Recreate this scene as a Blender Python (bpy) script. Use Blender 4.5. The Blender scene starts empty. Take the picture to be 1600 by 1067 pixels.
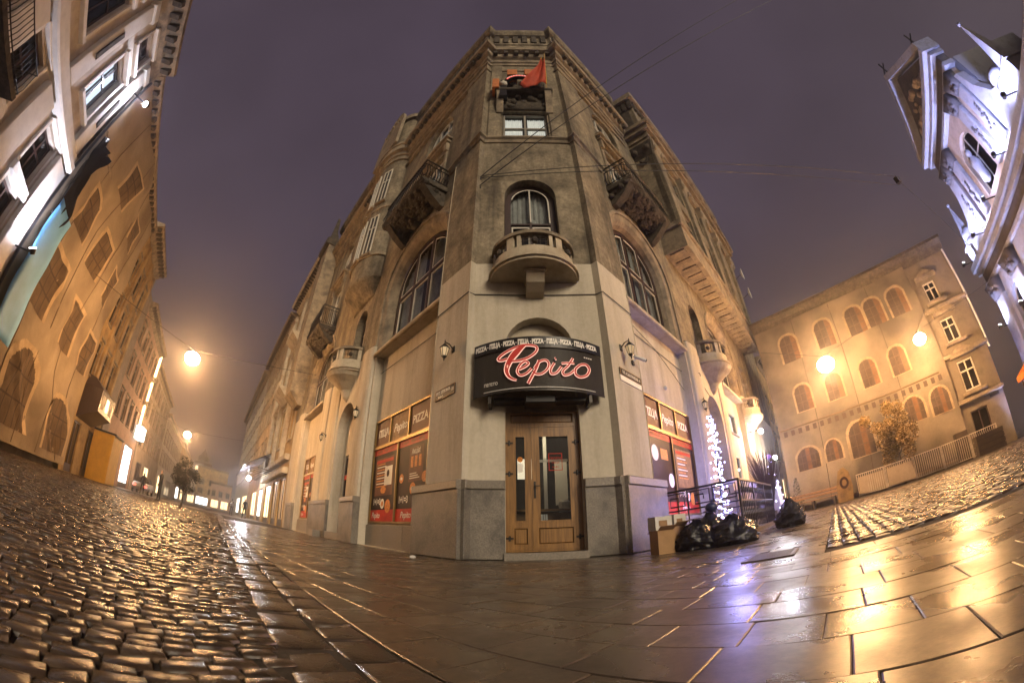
import bpy, bmesh, math, random
import numpy as np
from mathutils import Vector, Matrix, noise
from mathutils.geometry import tessellate_polygon
random.seed(7)
R_ = math.radians
sc = bpy.context.scene
COL = sc.collection

# ---------------------------------------------------------------- camera (fisheye lens, low on the paving, tilted up)
cd = bpy.data.cameras.new('camera'); cam = bpy.data.objects.new('camera', cd); COL.objects.link(cam); sc.camera = cam
cd.type = 'PANO'; cd.panorama_type = 'FISHEYE_LENS_POLYNOMIAL'; cd.fisheye_fov = 2*math.pi
cd.fisheye_polynomial_k0 = 0.0
cd.fisheye_polynomial_k1 = -0.0710360439715771
cd.fisheye_polynomial_k2 = -6.529548418656302e-06
cd.fisheye_polynomial_k3 = 8.543729137027901e-06
cd.fisheye_polynomial_k4 = -6.085521472476383e-08
cd.sensor_width = 36; cd.sensor_fit = 'HORIZONTAL'; cd.clip_start = 0.02; cd.clip_end = 3000
PITCH, ROLL, CAMH = R_(28.024), R_(-0.5728), 0.42
_f = Vector((0, math.cos(PITCH), math.sin(PITCH))); _u = Vector((0, -math.sin(PITCH), math.cos(PITCH))); _r = Vector((1, 0, 0))
_X = math.cos(ROLL)*_r + math.sin(ROLL)*_u; _Y = -math.sin(ROLL)*_r + math.cos(ROLL)*_u
cam.matrix_world = Matrix(((_X.x, _Y.x, -_f.x, 0), (_X.y, _Y.y, -_f.y, 0), (_X.z, _Y.z, -_f.z, CAMH), (0, 0, 0, 1)))

# ---------------------------------------------------------------- night sky, soft city light, exposure
w = bpy.data.worlds.new('World'); sc.world = w; w.use_nodes = True
nt = w.node_tree; N = nt.nodes; L = nt.links
bg = N['Background']; bg.inputs[1].default_value = 1.0
tc = N.new('ShaderNodeTexCoord'); sp = N.new('ShaderNodeSeparateXYZ'); L.new(tc.outputs['Generated'], sp.inputs[0])
ramp = N.new('ShaderNodeValToRGB'); L.new(sp.outputs['Z'], ramp.inputs[0])
e = ramp.color_ramp.elements
e[0].position = 0.0; e[0].color = (0.042, 0.026, 0.021, 1)
e[1].position = 1.0; e[1].color = (0.034, 0.025, 0.036, 1)
for p_, c_ in ((0.22, (0.041, 0.028, 0.028, 1)), (0.5, (0.041, 0.031, 0.042, 1))):
    el = ramp.color_ramp.elements.new(p_); el.color = c_
nz = N.new('ShaderNodeTexNoise'); nz.inputs['Scale'].default_value = 2.2; nz.inputs['Detail'].default_value = 4; L.new(tc.outputs['Generated'], nz.inputs['Vector'])
mr = N.new('ShaderNodeMapRange'); mr.inputs[3].default_value = 0.82; mr.inputs[4].default_value = 1.2; mr.inputs[1].default_value = .3; mr.inputs[2].default_value = .7
L.new(nz.outputs[0], mr.inputs[0])
mx = N.new('ShaderNodeVectorMath'); mx.operation = 'SCALE'; L.new(ramp.outputs[0], mx.inputs[0]); L.new(mr.outputs[0], mx.inputs['Scale'])
L.new(mx.outputs[0], bg.inputs[0])

sun = bpy.data.lights.new('city_glow', 'SUN'); so = bpy.data.objects.new('city_glow', sun); COL.objects.link(so)
sun.energy = 1.65; sun.color = (1.0, 0.83, 0.61); sun.angle = R_(22)
so.rotation_euler = Vector((-0.40, 0.80, -0.40)).to_track_quat('-Z', 'Y').to_euler()

sc.view_settings.view_transform = 'Standard'; sc.view_settings.look = 'None'; sc.view_settings.gamma = 1.0
sc.view_settings.use_curve_mapping = False
sc.view_settings.exposure = 0.95
sc.cycles.use_denoising = True
sc.cycles.max_bounces = 6; sc.cycles.diffuse_bounces = 2; sc.cycles.glossy_bounces = 3; sc.cycles.transparent_max_bounces = 8
sc.cycles.sample_clamp_indirect = 4.0
sc.cycles.caustics_reflective = False; sc.cycles.caustics_refractive = False

# ---------------------------------------------------------------- frames: (along wall, out of wall, up) -> world
class Frame:
    def __init__(s, o, d, n): s.o = o; s.d = d; s.n = n
    def __call__(s, u, w_, z):
        return Vector((s.o[0]+u*s.d[0]+w_*s.n[0], s.o[1]+u*s.d[1]+w_*s.n[1], z))
A0 = (-0.87765, 7.86963); B0 = (2.03109, 7.89553); L0 = (-1.02377, 7.92134); R0 = (2.21716, 7.96886)
Ld = (-0.654787, 0.755813); Ln = (-0.755813, -0.654787); Rd = (0.690654, 0.723185); Rn = (0.723185, -0.690654)
FF = Frame(A0, (0.99996, 0.0089), (0.0089, -0.99996)); WF = 2.909
FL = Frame(L0, Ld, Ln); FR = Frame(R0, Rd, Rn)
FLL = Frame((-7.1802, -6.2205), Ld, (0.7558, 0.6548))          # buildings across the left street
FCH = Frame((10.1246, -9.6692), Rd, (-0.7232, 0.6907))          # church across the square
FMB = Frame((19.1511, 16.0697), (0.6428, -0.766), (-0.766, -0.6428))  # wrapped building at the end of the square
LC = (-0.996, 7.72); RC = (2.161, 7.745)      # the projecting corner piers
FLP = Frame((L0[0]+.112*Ln[0], L0[1]+.112*Ln[1]), Ld, Ln); FRP = Frame((R0[0]+.115*Rn[0], R0[1]+.115*Rn[1]), Rd, Rn)
FW = Frame((0, 0), (1, 0), (0, 1))
def offL(p): return (p[0]-L0[0])*Ln[0]+(p[1]-L0[1])*Ln[1]
def sL(p): return (p[0]-L0[0])*Ld[0]+(p[1]-L0[1])*Ld[1]
def offR(p): return (p[0]-R0[0])*Rn[0]+(p[1]-R0[1])*Rn[1]
def sR(p): return (p[0]-R0[0])*Rd[0]+(p[1]-R0[1])*Rd[1]
def in_frame(x, y, z, m=1.03):
    d = Vector((x, y, z-CAMH)); fw = d.dot(_f); X = d.dot(_X); Y = d.dot(_Y); rho = math.hypot(X, Y)
    th = math.atan2(rho, fw)
    if th > 1.9: return False
    k = 0.2516; Rr = 625.53*math.tan(k*th)/k
    return abs(X*Rr/max(rho, 1e-6)) < 800*m and abs(Y*Rr/max(rho, 1e-6)) < 533.5*m

# ---------------------------------------------------------------- materials
def newmat(name):
    m = bpy.data.materials.new(name); m.use_nodes = True
    return m, m.node_tree.nodes, m.node_tree.links, m.node_tree.nodes['Principled BSDF']
def C4(c): return (c[0], c[1], c[2], 1)
def mul(c, k): return tuple(min(1, x*k) for x in c)
def pm(name, col, rough=.8, var=.25, scale=2.5, bump=.0, bscale=60, metal=0, spec=.5, stain=None, sscale=.5, streak=False, rnd=0, rvar=0, coat=0, rscale=None):
    """principled material: colour varied by two noises, fine relief, optional stains and per-piece variation"""
    m, N, L, P = newmat(name)
    g = N.new('ShaderNodeNewGeometry'); pos = g.outputs['Position']
    n1 = N.new('ShaderNodeTexNoise'); n1.inputs['Scale'].default_value = scale; n1.inputs['Detail'].default_value = 6; n1.inputs['Roughness'].default_value = .65
    L.new(pos, n1.inputs['Vector'])
    r = N.new('ShaderNodeValToRGB'); r.color_ramp.elements[0].position = .3; r.color_ramp.elements[1].position = .7
    r.color_ramp.elements[0].color = C4(mul(col, 1-var)); r.color_ramp.elements[1].color = C4(mul(col, 1+var*.7))
    L.new(n1.outputs[0], r.inputs[0]); out = r.outputs[0]
    if stain:
        mp = N.new('ShaderNodeMapping'); L.new(pos, mp.inputs[0])
        if streak: mp.inputs['Scale'].default_value = (1, 1, .18)
        n2 = N.new('ShaderNodeTexNoise'); n2.inputs['Scale'].default_value = sscale; n2.inputs['Detail'].default_value = 8; n2.inputs['Roughness'].default_value = .7
        L.new(mp.outputs[0], n2.inputs['Vector'])
        r2 = N.new('ShaderNodeValToRGB'); r2.color_ramp.elements[0].position = .45; r2.color_ramp.elements[1].position = .64
        r2.color_ramp.elements[0].color = (0, 0, 0, 1); r2.color_ramp.elements[1].color = (.8, .8, .8, 1)
        L.new(n2.outputs[0], r2.inputs[0])
        mx = N.new('ShaderNodeMixRGB'); L.new(r2.outputs[0], mx.inputs[0]); L.new(out, mx.inputs[1]); mx.inputs[2].default_value = C4(stain); out = mx.outputs[0]
    if rnd:
        oi = N.new('ShaderNodeObjectInfo'); ma = N.new('ShaderNodeMapRange'); ma.inputs[3].default_value = 1-rnd; ma.inputs[4].default_value = 1+rnd
        L.new(oi.outputs['Random'], ma.inputs[0]); sv = N.new('ShaderNodeVectorMath'); sv.operation = 'SCALE'
        L.new(out, sv.inputs[0]); L.new(ma.outputs[0], sv.inputs['Scale']); out = sv.outputs[0]
    L.new(out, P.inputs['Base Color'])
    P.inputs['Roughness'].default_value = rough; P.inputs['Metallic'].default_value = metal; P.inputs['Specular IOR Level'].default_value = spec
    if coat: P.inputs['Coat Weight'].default_value = coat; P.inputs['Coat Roughness'].default_value = .18
    if rvar:
        n3 = N.new('ShaderNodeTexNoise'); n3.inputs['Scale'].default_value = rscale or scale*2.3; n3.inputs['Detail'].default_value = 5; L.new(pos, n3.inputs['Vector'])
        mr = N.new('ShaderNodeMapRange'); mr.inputs[1].default_value = .3; mr.inputs[2].default_value = .7
        mr.inputs[3].default_value = max(.05, rough-rvar); mr.inputs[4].default_value = rough+rvar; L.new(n3.outputs[0], mr.inputs[0]); L.new(mr.outputs[0], P.inputs['Roughness'])
    if bump:
        nb = N.new('ShaderNodeTexNoise'); nb.inputs['Scale'].default_value = bscale; nb.inputs['Detail'].default_value = 5; nb.inputs['Roughness'].default_value = .7
        L.new(pos, nb.inputs['Vector']); b = N.new('ShaderNodeBump'); b.inputs['Strength'].default_value = bump; b.inputs['Distance'].default_value = .02
        L.new(nb.outputs[0], b.inputs['Height']); L.new(b.outputs[0], P.inputs['Normal'])
    return m
def em(name, col, s):
    m, N, L, P = newmat(name); P.inputs['Base Color'].default_value = C4(mul(col, .5)); P.inputs['Emission Color'].default_value = C4(col); P.inputs['Emission Strength'].default_value = s
    return m
def glassmat(name, tint=(.75, .78, .8), refl=1.0):
    m, N, L, P = newmat(name); N.remove(P); o = [n for n in N if n.type == 'OUTPUT_MATERIAL'][0]
    t = N.new('ShaderNodeBsdfTransparent'); t.inputs[0].default_value = C4(tint)
    g = N.new('ShaderNodeBsdfGlossy'); g.inputs['Roughness'].default_value = .03
    fr = N.new('ShaderNodeFresnel'); fr.inputs[0].default_value = 1.5
    ge = N.new('ShaderNodeNewGeometry'); nb = N.new('ShaderNodeTexNoise'); nb.inputs['Scale'].default_value = 1.3; L.new(ge.outputs['Position'], nb.inputs['Vector'])
    b = N.new('ShaderNodeBump'); b.inputs['Strength'].default_value = .08; b.inputs['Distance'].default_value = .05; L.new(nb.outputs[0], b.inputs['Height']); L.new(b.outputs[0], g.inputs['Normal'])
    bf = N.new('ShaderNodeMath'); bf.operation = 'SUBTRACT'; bf.inputs[0].default_value = 1; L.new(ge.outputs['Backfacing'], bf.inputs[1]); mf = N.new('ShaderNodeMath'); mf.operation = 'MULTIPLY'; L.new(fr.outputs[0], mf.inputs[0]); L.new(bf.outputs[0], mf.inputs[1])
    mxs = N.new('ShaderNodeMixShader'); L.new(mf.outputs[0], mxs.inputs[0]); L.new(t.outputs[0], mxs.inputs[1]); L.new(g.outputs[0], mxs.inputs[2]); L.new(mxs.outputs[0], o.inputs[0])
    return m
def stucco_mat():
    """render coat: cream paint up to 6.8 m, bare weathered render above, with grime"""
    m, N, L, P = newmat('stucco')
    g = N.new('ShaderNodeNewGeometry'); pos = g.outputs['Position']; sp = N.new('ShaderNodeSeparateXYZ'); L.new(pos, sp.inputs[0])
    def ns(scale, det=6, vec=pos):
        n = N.new('ShaderNodeTexNoise'); n.inputs['Scale'].default_value = scale; n.inputs['Detail'].default_value = det; n.inputs['Roughness'].default_value = .68; L.new(vec, n.inputs['Vector']); return n
    def rp(fac, a, b, p0=.3, p1=.7):
        r = N.new('ShaderNodeValToRGB'); r.color_ramp.elements[0].position = p0; r.color_ramp.elements[1].position = p1
        r.color_ramp.elements[0].color = C4(a); r.color_ramp.elements[1].color = C4(b); L.new(fac, r.inputs[0]); return r
    paint = rp(ns(1.1).outputs[0], (.46, .41, .325), (.63, .57, .46))
    raw = rp(ns(1.7, 9).outputs[0], (.10, .082, .058), (.33, .275, .19))
    mp = N.new('ShaderNodeMapping'); mp.inputs['Scale'].default_value = (1, 1, .12); L.new(pos, mp.inputs[0])
    streak = rp(ns(1.4, 8, mp.outputs[0]).outputs[0], (0, 0, 0), (1, 1, 1), .46, .72)
    m0 = N.new('ShaderNodeMixRGB'); L.new(streak.outputs[0], m0.inputs[0]); L.new(raw.outputs[0], m0.inputs[1]); m0.inputs[2].default_value = (.055, .045, .035, 1)
    fleck = rp(ns(.55, 9).outputs[0], (0, 0, 0), (.7, .7, .7), .47, .64)
    sk2 = rp(ns(1.9, 9, mp.outputs[0]).outputs[0], (0, 0, 0), (.75, .75, .75), .44, .66); m9 = N.new('ShaderNodeMixRGB'); L.new(sk2.outputs[0], m9.inputs[0]); L.new(paint.outputs[0], m9.inputs[1]); m9.inputs[2].default_value = (.33, .28, .205, 1)
    m1 = N.new('ShaderNodeMixRGB'); L.new(fleck.outputs[0], m1.inputs[0]); L.new(m9.outputs[0], m1.inputs[1]); m1.inputs[2].default_value = (.44, .385, .29, 1)
    nl = ns(2.0, 3); ad = N.new('ShaderNodeMath'); ad.operation = 'MULTIPLY_ADD'; ad.inputs[1].default_value = .06; L.new(nl.outputs[0], ad.inputs[0]); L.new(sp.outputs['Z'], ad.inputs[2])
    gt = N.new('ShaderNodeMath'); gt.operation = 'GREATER_THAN'; gt.inputs[1].default_value = 6.86; L.new(ad.outputs[0], gt.inputs[0])
    mf = N.new('ShaderNodeMixRGB'); L.new(gt.outputs[0], mf.inputs[0]); gr = rp(ns(9, 8).outputs[0], (.72, .71, .69), (1.15, 1.15, 1.15), .36, .62); gm = N.new('ShaderNodeVectorMath'); gm.operation = 'MULTIPLY'; L.new(m0.outputs[0], gm.inputs[0]); L.new(gr.outputs[0], gm.inputs[1]); L.new(gm.outputs[0], mf.inputs[2])
    gp = rp(ns(12, 8).outputs[0], (.93, .925, .91), (1.03, 1.03, 1.03), .36, .62); gq = N.new('ShaderNodeVectorMath'); gq.operation = 'MULTIPLY'; L.new(m1.outputs[0], gq.inputs[0]); L.new(gp.outputs[0], gq.inputs[1]); L.new(gq.outputs[0], mf.inputs[1])
    L.new(mf.outputs[0], P.inputs['Base Color']); P.inputs['Roughness'].default_value = .88; P.inputs['Specular IOR Level'].default_value = .25
    nb = ns(18, 10); b = N.new('ShaderNodeBump'); b.inputs['Strength'].default_value = .42; b.inputs['Distance'].default_value = .02; L.new(nb.outputs[0], b.inputs['Height']); L.new(b.outputs[0], P.inputs['Normal'])
    return m
def wood_mat(name, a, b, rough=.4, ax=2):
    m, N, L, P = newmat(name); g = N.new('ShaderNodeNewGeometry'); mp = N.new('ShaderNodeMapping'); L.new(g.outputs['Position'], mp.inputs[0])
    s = [14, 14, 14]; s[ax] = .9; mp.inputs['Scale'].default_value = s
    n = N.new('ShaderNodeTexNoise'); n.inputs['Scale'].default_value = 2; n.inputs['Detail'].default_value = 7; n.inputs['Distortion'].default_value = .6; L.new(mp.outputs[0], n.inputs['Vector'])
    r = N.new('ShaderNodeValToRGB'); r.color_ramp.elements[0].position = .35; r.color_ramp.elements[1].position = .68; r.color_ramp.elements[0].color = C4(a); r.color_ramp.elements[1].color = C4(b); L.new(n.outputs[0], r.inputs[0])
    L.new(r.outputs[0], P.inputs['Base Color']); P.inputs['Roughness'].default_value = rough
    bp = N.new('ShaderNodeBump'); bp.inputs['Strength'].default_value = .12; bp.inputs['Distance'].default_value = .01; L.new(n.outputs[0], bp.inputs['Height']); L.new(bp.outputs[0], P.inputs['Normal'])
    return m
def fabric_mat(name, a, b, scale=.35):
    m, N, L, P = newmat(name); g = N.new('ShaderNodeNewGeometry')
    n = N.new('ShaderNodeTexNoise'); n.inputs['Scale'].default_value = scale; n.inputs['Detail'].default_value = 5; L.new(g.outputs['Position'], n.inputs['Vector'])
    r = N.new('ShaderNodeValToRGB'); r.color_ramp.elements[0].position = .35; r.color_ramp.elements[1].position = .65; r.color_ramp.elements[0].color = C4(a); r.color_ramp.elements[1].color = C4(b); L.new(n.outputs[0], r.inputs[0])
    L.new(r.outputs[0], P.inputs['Base Color']); P.inputs['Roughness'].default_value = .85
    n2 = N.new('ShaderNodeTexNoise'); n2.inputs['Scale'].default_value = 1.2; n2.inputs['Detail'].default_value = 4; L.new(g.outputs['Position'], n2.inputs['Vector'])
    bp = N.new('ShaderNodeBump'); bp.inputs['Strength'].default_value = .5; bp.inputs['Distance'].default_value = .12; L.new(n2.outputs[0], bp.inputs['Height']); L.new(bp.outputs[0], P.inputs['Normal'])
    return m

M = dict(
 stucco=stucco_mat(),
 molding=pm('weathered_molding', (.27, .215, .145), .9, .35, 2.2, .35, 30, stain=(.075, .06, .045), sscale=1.6),
 cream=pm('cream_molding', (.47, .40, .29), .85, .2, 1.5, .25, 35, stain=(.25, .2, .14), sscale=1.2),
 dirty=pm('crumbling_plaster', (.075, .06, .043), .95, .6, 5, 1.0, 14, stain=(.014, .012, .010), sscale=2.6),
 granite=pm('grey_granite', (.19, .165, .13), .5, .5, 38, .3, 120, stain=(.055, .048, .04), sscale=1.5, rnd=.12, rvar=.12),
 granite_cap=pm('granite_cap', (.20, .172, .135), .42, .35, 30, .15, 90, rnd=.08, rvar=.1),
 wood=wood_mat('honey_wood', (.15, .075, .021), (.29, .152, .045), .32),
 darkwood=wood_mat('dark_window_wood', (.022, .010, .008), (.045, .020, .015), .4),
 whitewood=pm('white_window_wood', (.5, .47, .4), .5, .15, 3),
 greywood=pm('grey_window_wood', (.20, .18, .145), .6, .2, 3),
 iron=pm('black_iron', (.030, .027, .024), .38, .3, 8, .1, 60, metal=.7),
 rust=pm('rusty_balcony_iron', (.05, .038, .028), .8, .5, 6, .3, 40),
 brass=pm('brass_frame', (.24, .15, .045), .42, .25, 5, metal=.6),
 signblack=pm('sign_black', (.012, .011, .011), .35, .2, 6, spec=.3),
 signgrid=None,
 glass=glassmat('window_glass'), darkglass=glassmat('dark_glass', (.35, .36, .38)),
 curtain=pm('pale_curtain', (.62, .58, .5), .9, .3, 3), room=pm('dark_room', (.03, .025, .02), .9, .3, 2),
 white=pm('white_paint', (.62, .60, .55), .6, .12, 3), print_white=pm('white_print', (.78, .74, .66), .5, .05, 3),
 print_red=pm('red_print', (.50, .030, .012), .45, .3, 3, spec=.15), print_dark=pm('dark_print', (.030, .011, .008), .45, .5, 2.5, spec=.12), print_brown=pm('brown_print', (.12, .038, .018), .55, .4, 3, spec=.25),
 print_orange=pm('orange_print', (.68, .25, .05), .45, .55, 20, spec=.2), print_tan=pm('tan_print', (.26, .15, .07), .6, .4, 6, spec=.25),
 slab=pm('paving_slab', (.088, .064, .041), .30, .5, 30, .07, 110, stain=(.030, .021, .014), sscale=1.1, rnd=.22, rvar=.13, rscale=2.2),
 joint=pm('dark_joint_sand', (.034, .025, .016), .9, .4, 20, .5, 80),
 sett=pm('granite_sett', (.060, .041, .026), .26, .6, 9, .22, 60, rnd=.30, rvar=.12, rscale=4, stain=(.045, .03, .02), sscale=5),
 ground=pm('far_paving', (.075, .052, .032), .45, .4, 5, .7, 9, rvar=.12),
 bag=pm('black_bin_bag', (.010, .010, .011), .20, .3, 4, .9, 9), cardboard=pm('cardboard', (.36, .21, .095), .85, .15, 4), parcel=pm('white_parcel', (.6, .57, .5), .7, .1, 5),
 grate_iron=pm('worn_grate_iron', (.10, .075, .05), .45, .3, 20, .2, 60, metal=.5),
 wire=pm('cable', (.012, .011, .012), .6, .1, 3),
)
# ---------------------------------------------------------------- mesh helpers
LOC = {}
class MB:
    def __init__(s, fr=FW): s.v = []; s.f = []; s.fr = fr
    def add(s, vs, fs):
        b = len(s.v); s.v += [s.fr(*p) for p in vs]; s.f += [tuple(i+b for i in f) for f in fs]; return s
    def box(s, u0, u1, w0, w1, z0, z1):
        return s.add([(u0, w0, z0), (u1, w0, z0), (u1, w1, z0), (u0, w1, z0), (u0, w0, z1), (u1, w0, z1), (u1, w1, z1), (u0, w1, z1)],
                     [(0, 1, 2, 3), (4, 5, 6, 7), (0, 1, 5, 4), (1, 2, 6, 5), (2, 3, 7, 6), (3, 0, 4, 7)])
    def cbox(s, u0, u1, w0, w1, z0, z1, c=.01):
        """box with chamfered front edges"""
        return s.loft([[(u0, w0, z0), (u1, w0, z0), (u1, w0, z1), (u0, w0, z1)], [(u0, w1-c, z0), (u1, w1-c, z0), (u1, w1-c, z1), (u0, w1-c, z1)],
                       [(u0+c, w1, z0+c), (u1-c, w1, z0+c), (u1-c, w1, z1-c), (u0+c, w1, z1-c)]])
    def loft(s, rings, caps=True, closed=True):
        n = len(rings[0]); vs = [p for r in rings for p in r]; fs = []
        for i in range(len(rings)-1):
            for j in range(n if closed else n-1):
                k = (j+1) % n; fs.append((i*n+j, i*n+k, (i+1)*n+k, (i+1)*n+j))
        if caps and closed: fs.append(tuple(range(n))); fs.append(tuple((len(rings)-1)*n+j for j in range(n)))
        return s.add(vs, fs)
    def prism(s, poly, w0, w1): return s.loft([[(u, w0, z) for u, z in poly], [(u, w1, z) for u, z in poly]])
    def hprism(s, poly, z0, z1): return s.loft([[(u, w_, z0) for u, w_ in poly], [(u, w_, z1) for u, w_ in poly]])
    def panel(s, outer, holes, w_, d, sides=True):
        loops = [[Vector((p[0], p[1], 0)) for p in l] for l in [outer]+holes]; flat = [p for l in [outer]+holes for p in l]
        tr = tessellate_polygon(loops)
        s.add([(p[0], w_, p[1]) for p in flat], [tuple(t) for t in tr])
        for l in ([outer] if sides else [])+holes:
            n = len(l); s.add([(p[0], w_, p[1]) for p in l]+[(p[0], w_-d, p[1]) for p in l], [(i, (i+1) % n, n+(i+1) % n, n+i) for i in range(n)])
        return s
    def slabpanel(s, outer, holes, w_, d):
        """panel with a back face too"""
        s.panel(outer, holes, w_, d)
        loops = [[Vector((p[0], p[1], 0)) for p in l] for l in [outer]+holes]; flat = [p for l in [outer]+holes for p in l]
        return s.add([(p[0], w_-d, p[1]) for p in flat], [tuple(t) for t in tessellate_polygon(loops)])
    def tube(s, pts, r, n=6, closed=False, caps=True):
        P = [s.fr(*p) if not isinstance(p, Vector) else p for p in pts]; m = len(P); rs = r if isinstance(r, (list, tuple)) else [r]*m
        b0 = len(s.v); ref = Vector((0.31, .17, .93))
        for i, p in enumerate(P):
            if closed: t = P[(i+1) % m]-P[i-1]
            else: t = P[min(i+1, m-1)]-P[max(i-1, 0)]
            t.normalize()
            if i == 0:
                a = t.cross(ref)
                if a.length < .1: a = t.cross(Vector((1, 0, 0)))
            else: a = a-t*a.dot(t)
            a.normalize(); b = t.cross(a)
            s.v += [p+(a*math.cos(2*math.pi*j/n)+b*math.sin(2*math.pi*j/n))*rs[i] for j in range(n)]
        for i in range(m if closed else m-1):
            i2 = (i+1) % m
            s.f += [(b0+i*n+j, b0+i*n+(j+1) % n, b0+i2*n+(j+1) % n, b0+i2*n+j) for j in range(n)]
        if caps and not closed: s.f += [tuple(b0+j for j in range(n)), tuple(b0+(m-1)*n+j for j in range(n))]
        return s
    def lathe(s, prof, cu, cw, n=12, a0=0, a1=2*math.pi):
        full = abs(a1-a0-2*math.pi) < 1e-4; k = n if full else n+1
        return s.loft([[(cu+r*math.cos(a0+(a1-a0)*j/n), cw+r*math.sin(a0+(a1-a0)*j/n), z) for j in range(k)] for r, z in prof], closed=full)
    def halflathe(s, prof, cu, cw, n=12):
        """half round solid standing against a wall"""
        rings = [[(cu+r*math.cos(math.pi*j/n), cw+r*math.sin(math.pi*j/n), z) for j in range(n+1)] for r, z in prof]
        return s.loft(rings)
    def ball(s, c, r, n=8, m=5, sq=(1, 1, 1)):
        return s.loft([[(c[0]+sq[0]*r*math.sin(math.pi*i/m)*math.cos(2*math.pi*j/n), c[1]+sq[1]*r*math.sin(math.pi*i/m)*math.sin(2*math.pi*j/n), c[2]+sq[2]*r*math.cos(math.pi*i/m)) for j in range(n)]
                       for i in [.12]+list(range(1, m))+[m-.12]])
    def sweep(s, path, norms, prof):
        """moulding of profile [(out,z)] run along a plan path with mitred corners"""
        rings = []
        for i, p in enumerate(path):
            if i == 0: o = norms[0]
            elif i == len(path)-1: o = norms[-1]
            else:
                a, b = norms[i-1], norms[i]; k = 1+a[0]*b[0]+a[1]*b[1]; o = ((a[0]+b[0])/k, (a[1]+b[1])/k)
            rings.append([(p[0]+o[0]*d, p[1]+o[1]*d, z) for d, z in prof])
        fr = s.fr; s.fr = FW; s.loft(rings); s.fr = fr; return s
    def mesh(s, name, loc=Vector((0, 0, 0)), recalc=True, smooth=False):
        me = bpy.data.meshes.new(name); me.from_pydata([tuple(v-loc) for v in s.v], [], s.f)
        if recalc:
            bm = bmesh.new(); bm.from_mesh(me); bmesh.ops.recalc_face_normals(bm, faces=bm.faces); bm.to_mesh(me); bm.free()
        if smooth: me.polygons.foreach_set('use_smooth', [True]*len(me.polygons))
        me.update(); return me
    def build(s, name, mat, parent=None, label=None, cat=None, group=None, kind=None, smooth=False, loc=None, recalc=True):
        if parent is not None: l = LOC[parent]
        else: l = Vector(loc) if loc is not None else Vector((0, 0, 0))
        me = s.mesh(name, l, recalc, smooth); me.materials.append(mat)
        return link(name, me, parent, label, cat, group, kind, l)
def link(name, me, parent=None, label=None, cat=None, group=None, kind=None, l=None):
    o = bpy.data.objects.new(name, me); COL.objects.link(o); LOC[o] = l if l is not None else Vector((0, 0, 0))
    if parent is not None: o.parent = parent
    else: o.location = LOC[o]
    if label: o['label'] = label
    if cat: o['category'] = cat
    if group: o['group'] = group
    if kind: o['kind'] = kind
    return o
def thing(name, label, cat, loc=(0, 0, 0), group=None):
    return link(name, None, None, label, cat, group, None, Vector(loc))
def put(o, loc, parent=None, rz=0, label=None, group=None):
    """copy of a thing with its parts and sub-parts"""
    c = o.copy(); COL.objects.link(c); c.location = loc; c.rotation_euler = (0, 0, rz); LOC[c] = Vector(loc)
    if label: c['label'] = label
    if group: c['group'] = group
    for ch in o.children:
        d = ch.copy(); COL.objects.link(d); d.parent = c; LOC[d] = Vector(loc)
        for g in ch.children: h = g.copy(); COL.objects.link(h); h.parent = d; LOC[h] = Vector(loc)
    return c
_fc = {}
def letters(txt, fr, u, w_, z, size, mat, parent, sgn=1, align='CENTER', thick=.004, name='lettering', bold=.0, cond=1.0, fmap=None, shear=0):
    key = (txt, align, bold, shear)
    if key not in _fc:
        c = bpy.data.curves.new('t', 'FONT'); c.body = txt; c.size = 1; c.align_x = align; c.align_y = 'CENTER'; c.extrude = .5; c.offset = bold; c.shear = shear; c.resolution_u = 3
        o = bpy.data.objects.new('t', c); COL.objects.link(o); dg = bpy.context.evaluated_depsgraph_get()
        me = bpy.data.meshes.new_from_object(o.evaluated_get(dg)); _fc[key] = ([tuple(v.co) for v in me.vertices], [tuple(p.vertices) for p in me.polygons])
        bpy.data.objects.remove(o); bpy.data.curves.remove(c); bpy.data.meshes.remove(me)
    vs, fs = _fc[key]; b = MB(fr)
    if fmap: b.add([fmap(u+sgn*x*size*cond, (zz+.5)*thick, z+y*size) for x, y, zz in vs], fs)
    else: b.add([(u+sgn*x*size*cond, w_+(zz+.5)*thick, z+y*size) for x, y, zz in vs], fs)
    o = b.build(name, mat, parent); o['kind'] = 'stuff'; return o
def arch(u0, u1, z0, zs, h, n=14):
    uc, a = (u0+u1)/2, (u1-u0)/2
    return [(u0, z0), (u1, z0)]+[(uc+a*math.cos(math.pi*i/n), zs+h*math.sin(math.pi*i/n)) for i in range(n+1)]
def rect(u0, u1, z0, z1): return [(u0, z0), (u1, z0), (u1, z1), (u0, z1)]
def disc(cu, cz, ru, rz=None, n=20): rz = rz or ru; return [(cu+ru*math.cos(2*math.pi*i/n), cz+rz*math.sin(2*math.pi*i/n)) for i in range(n)]

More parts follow.
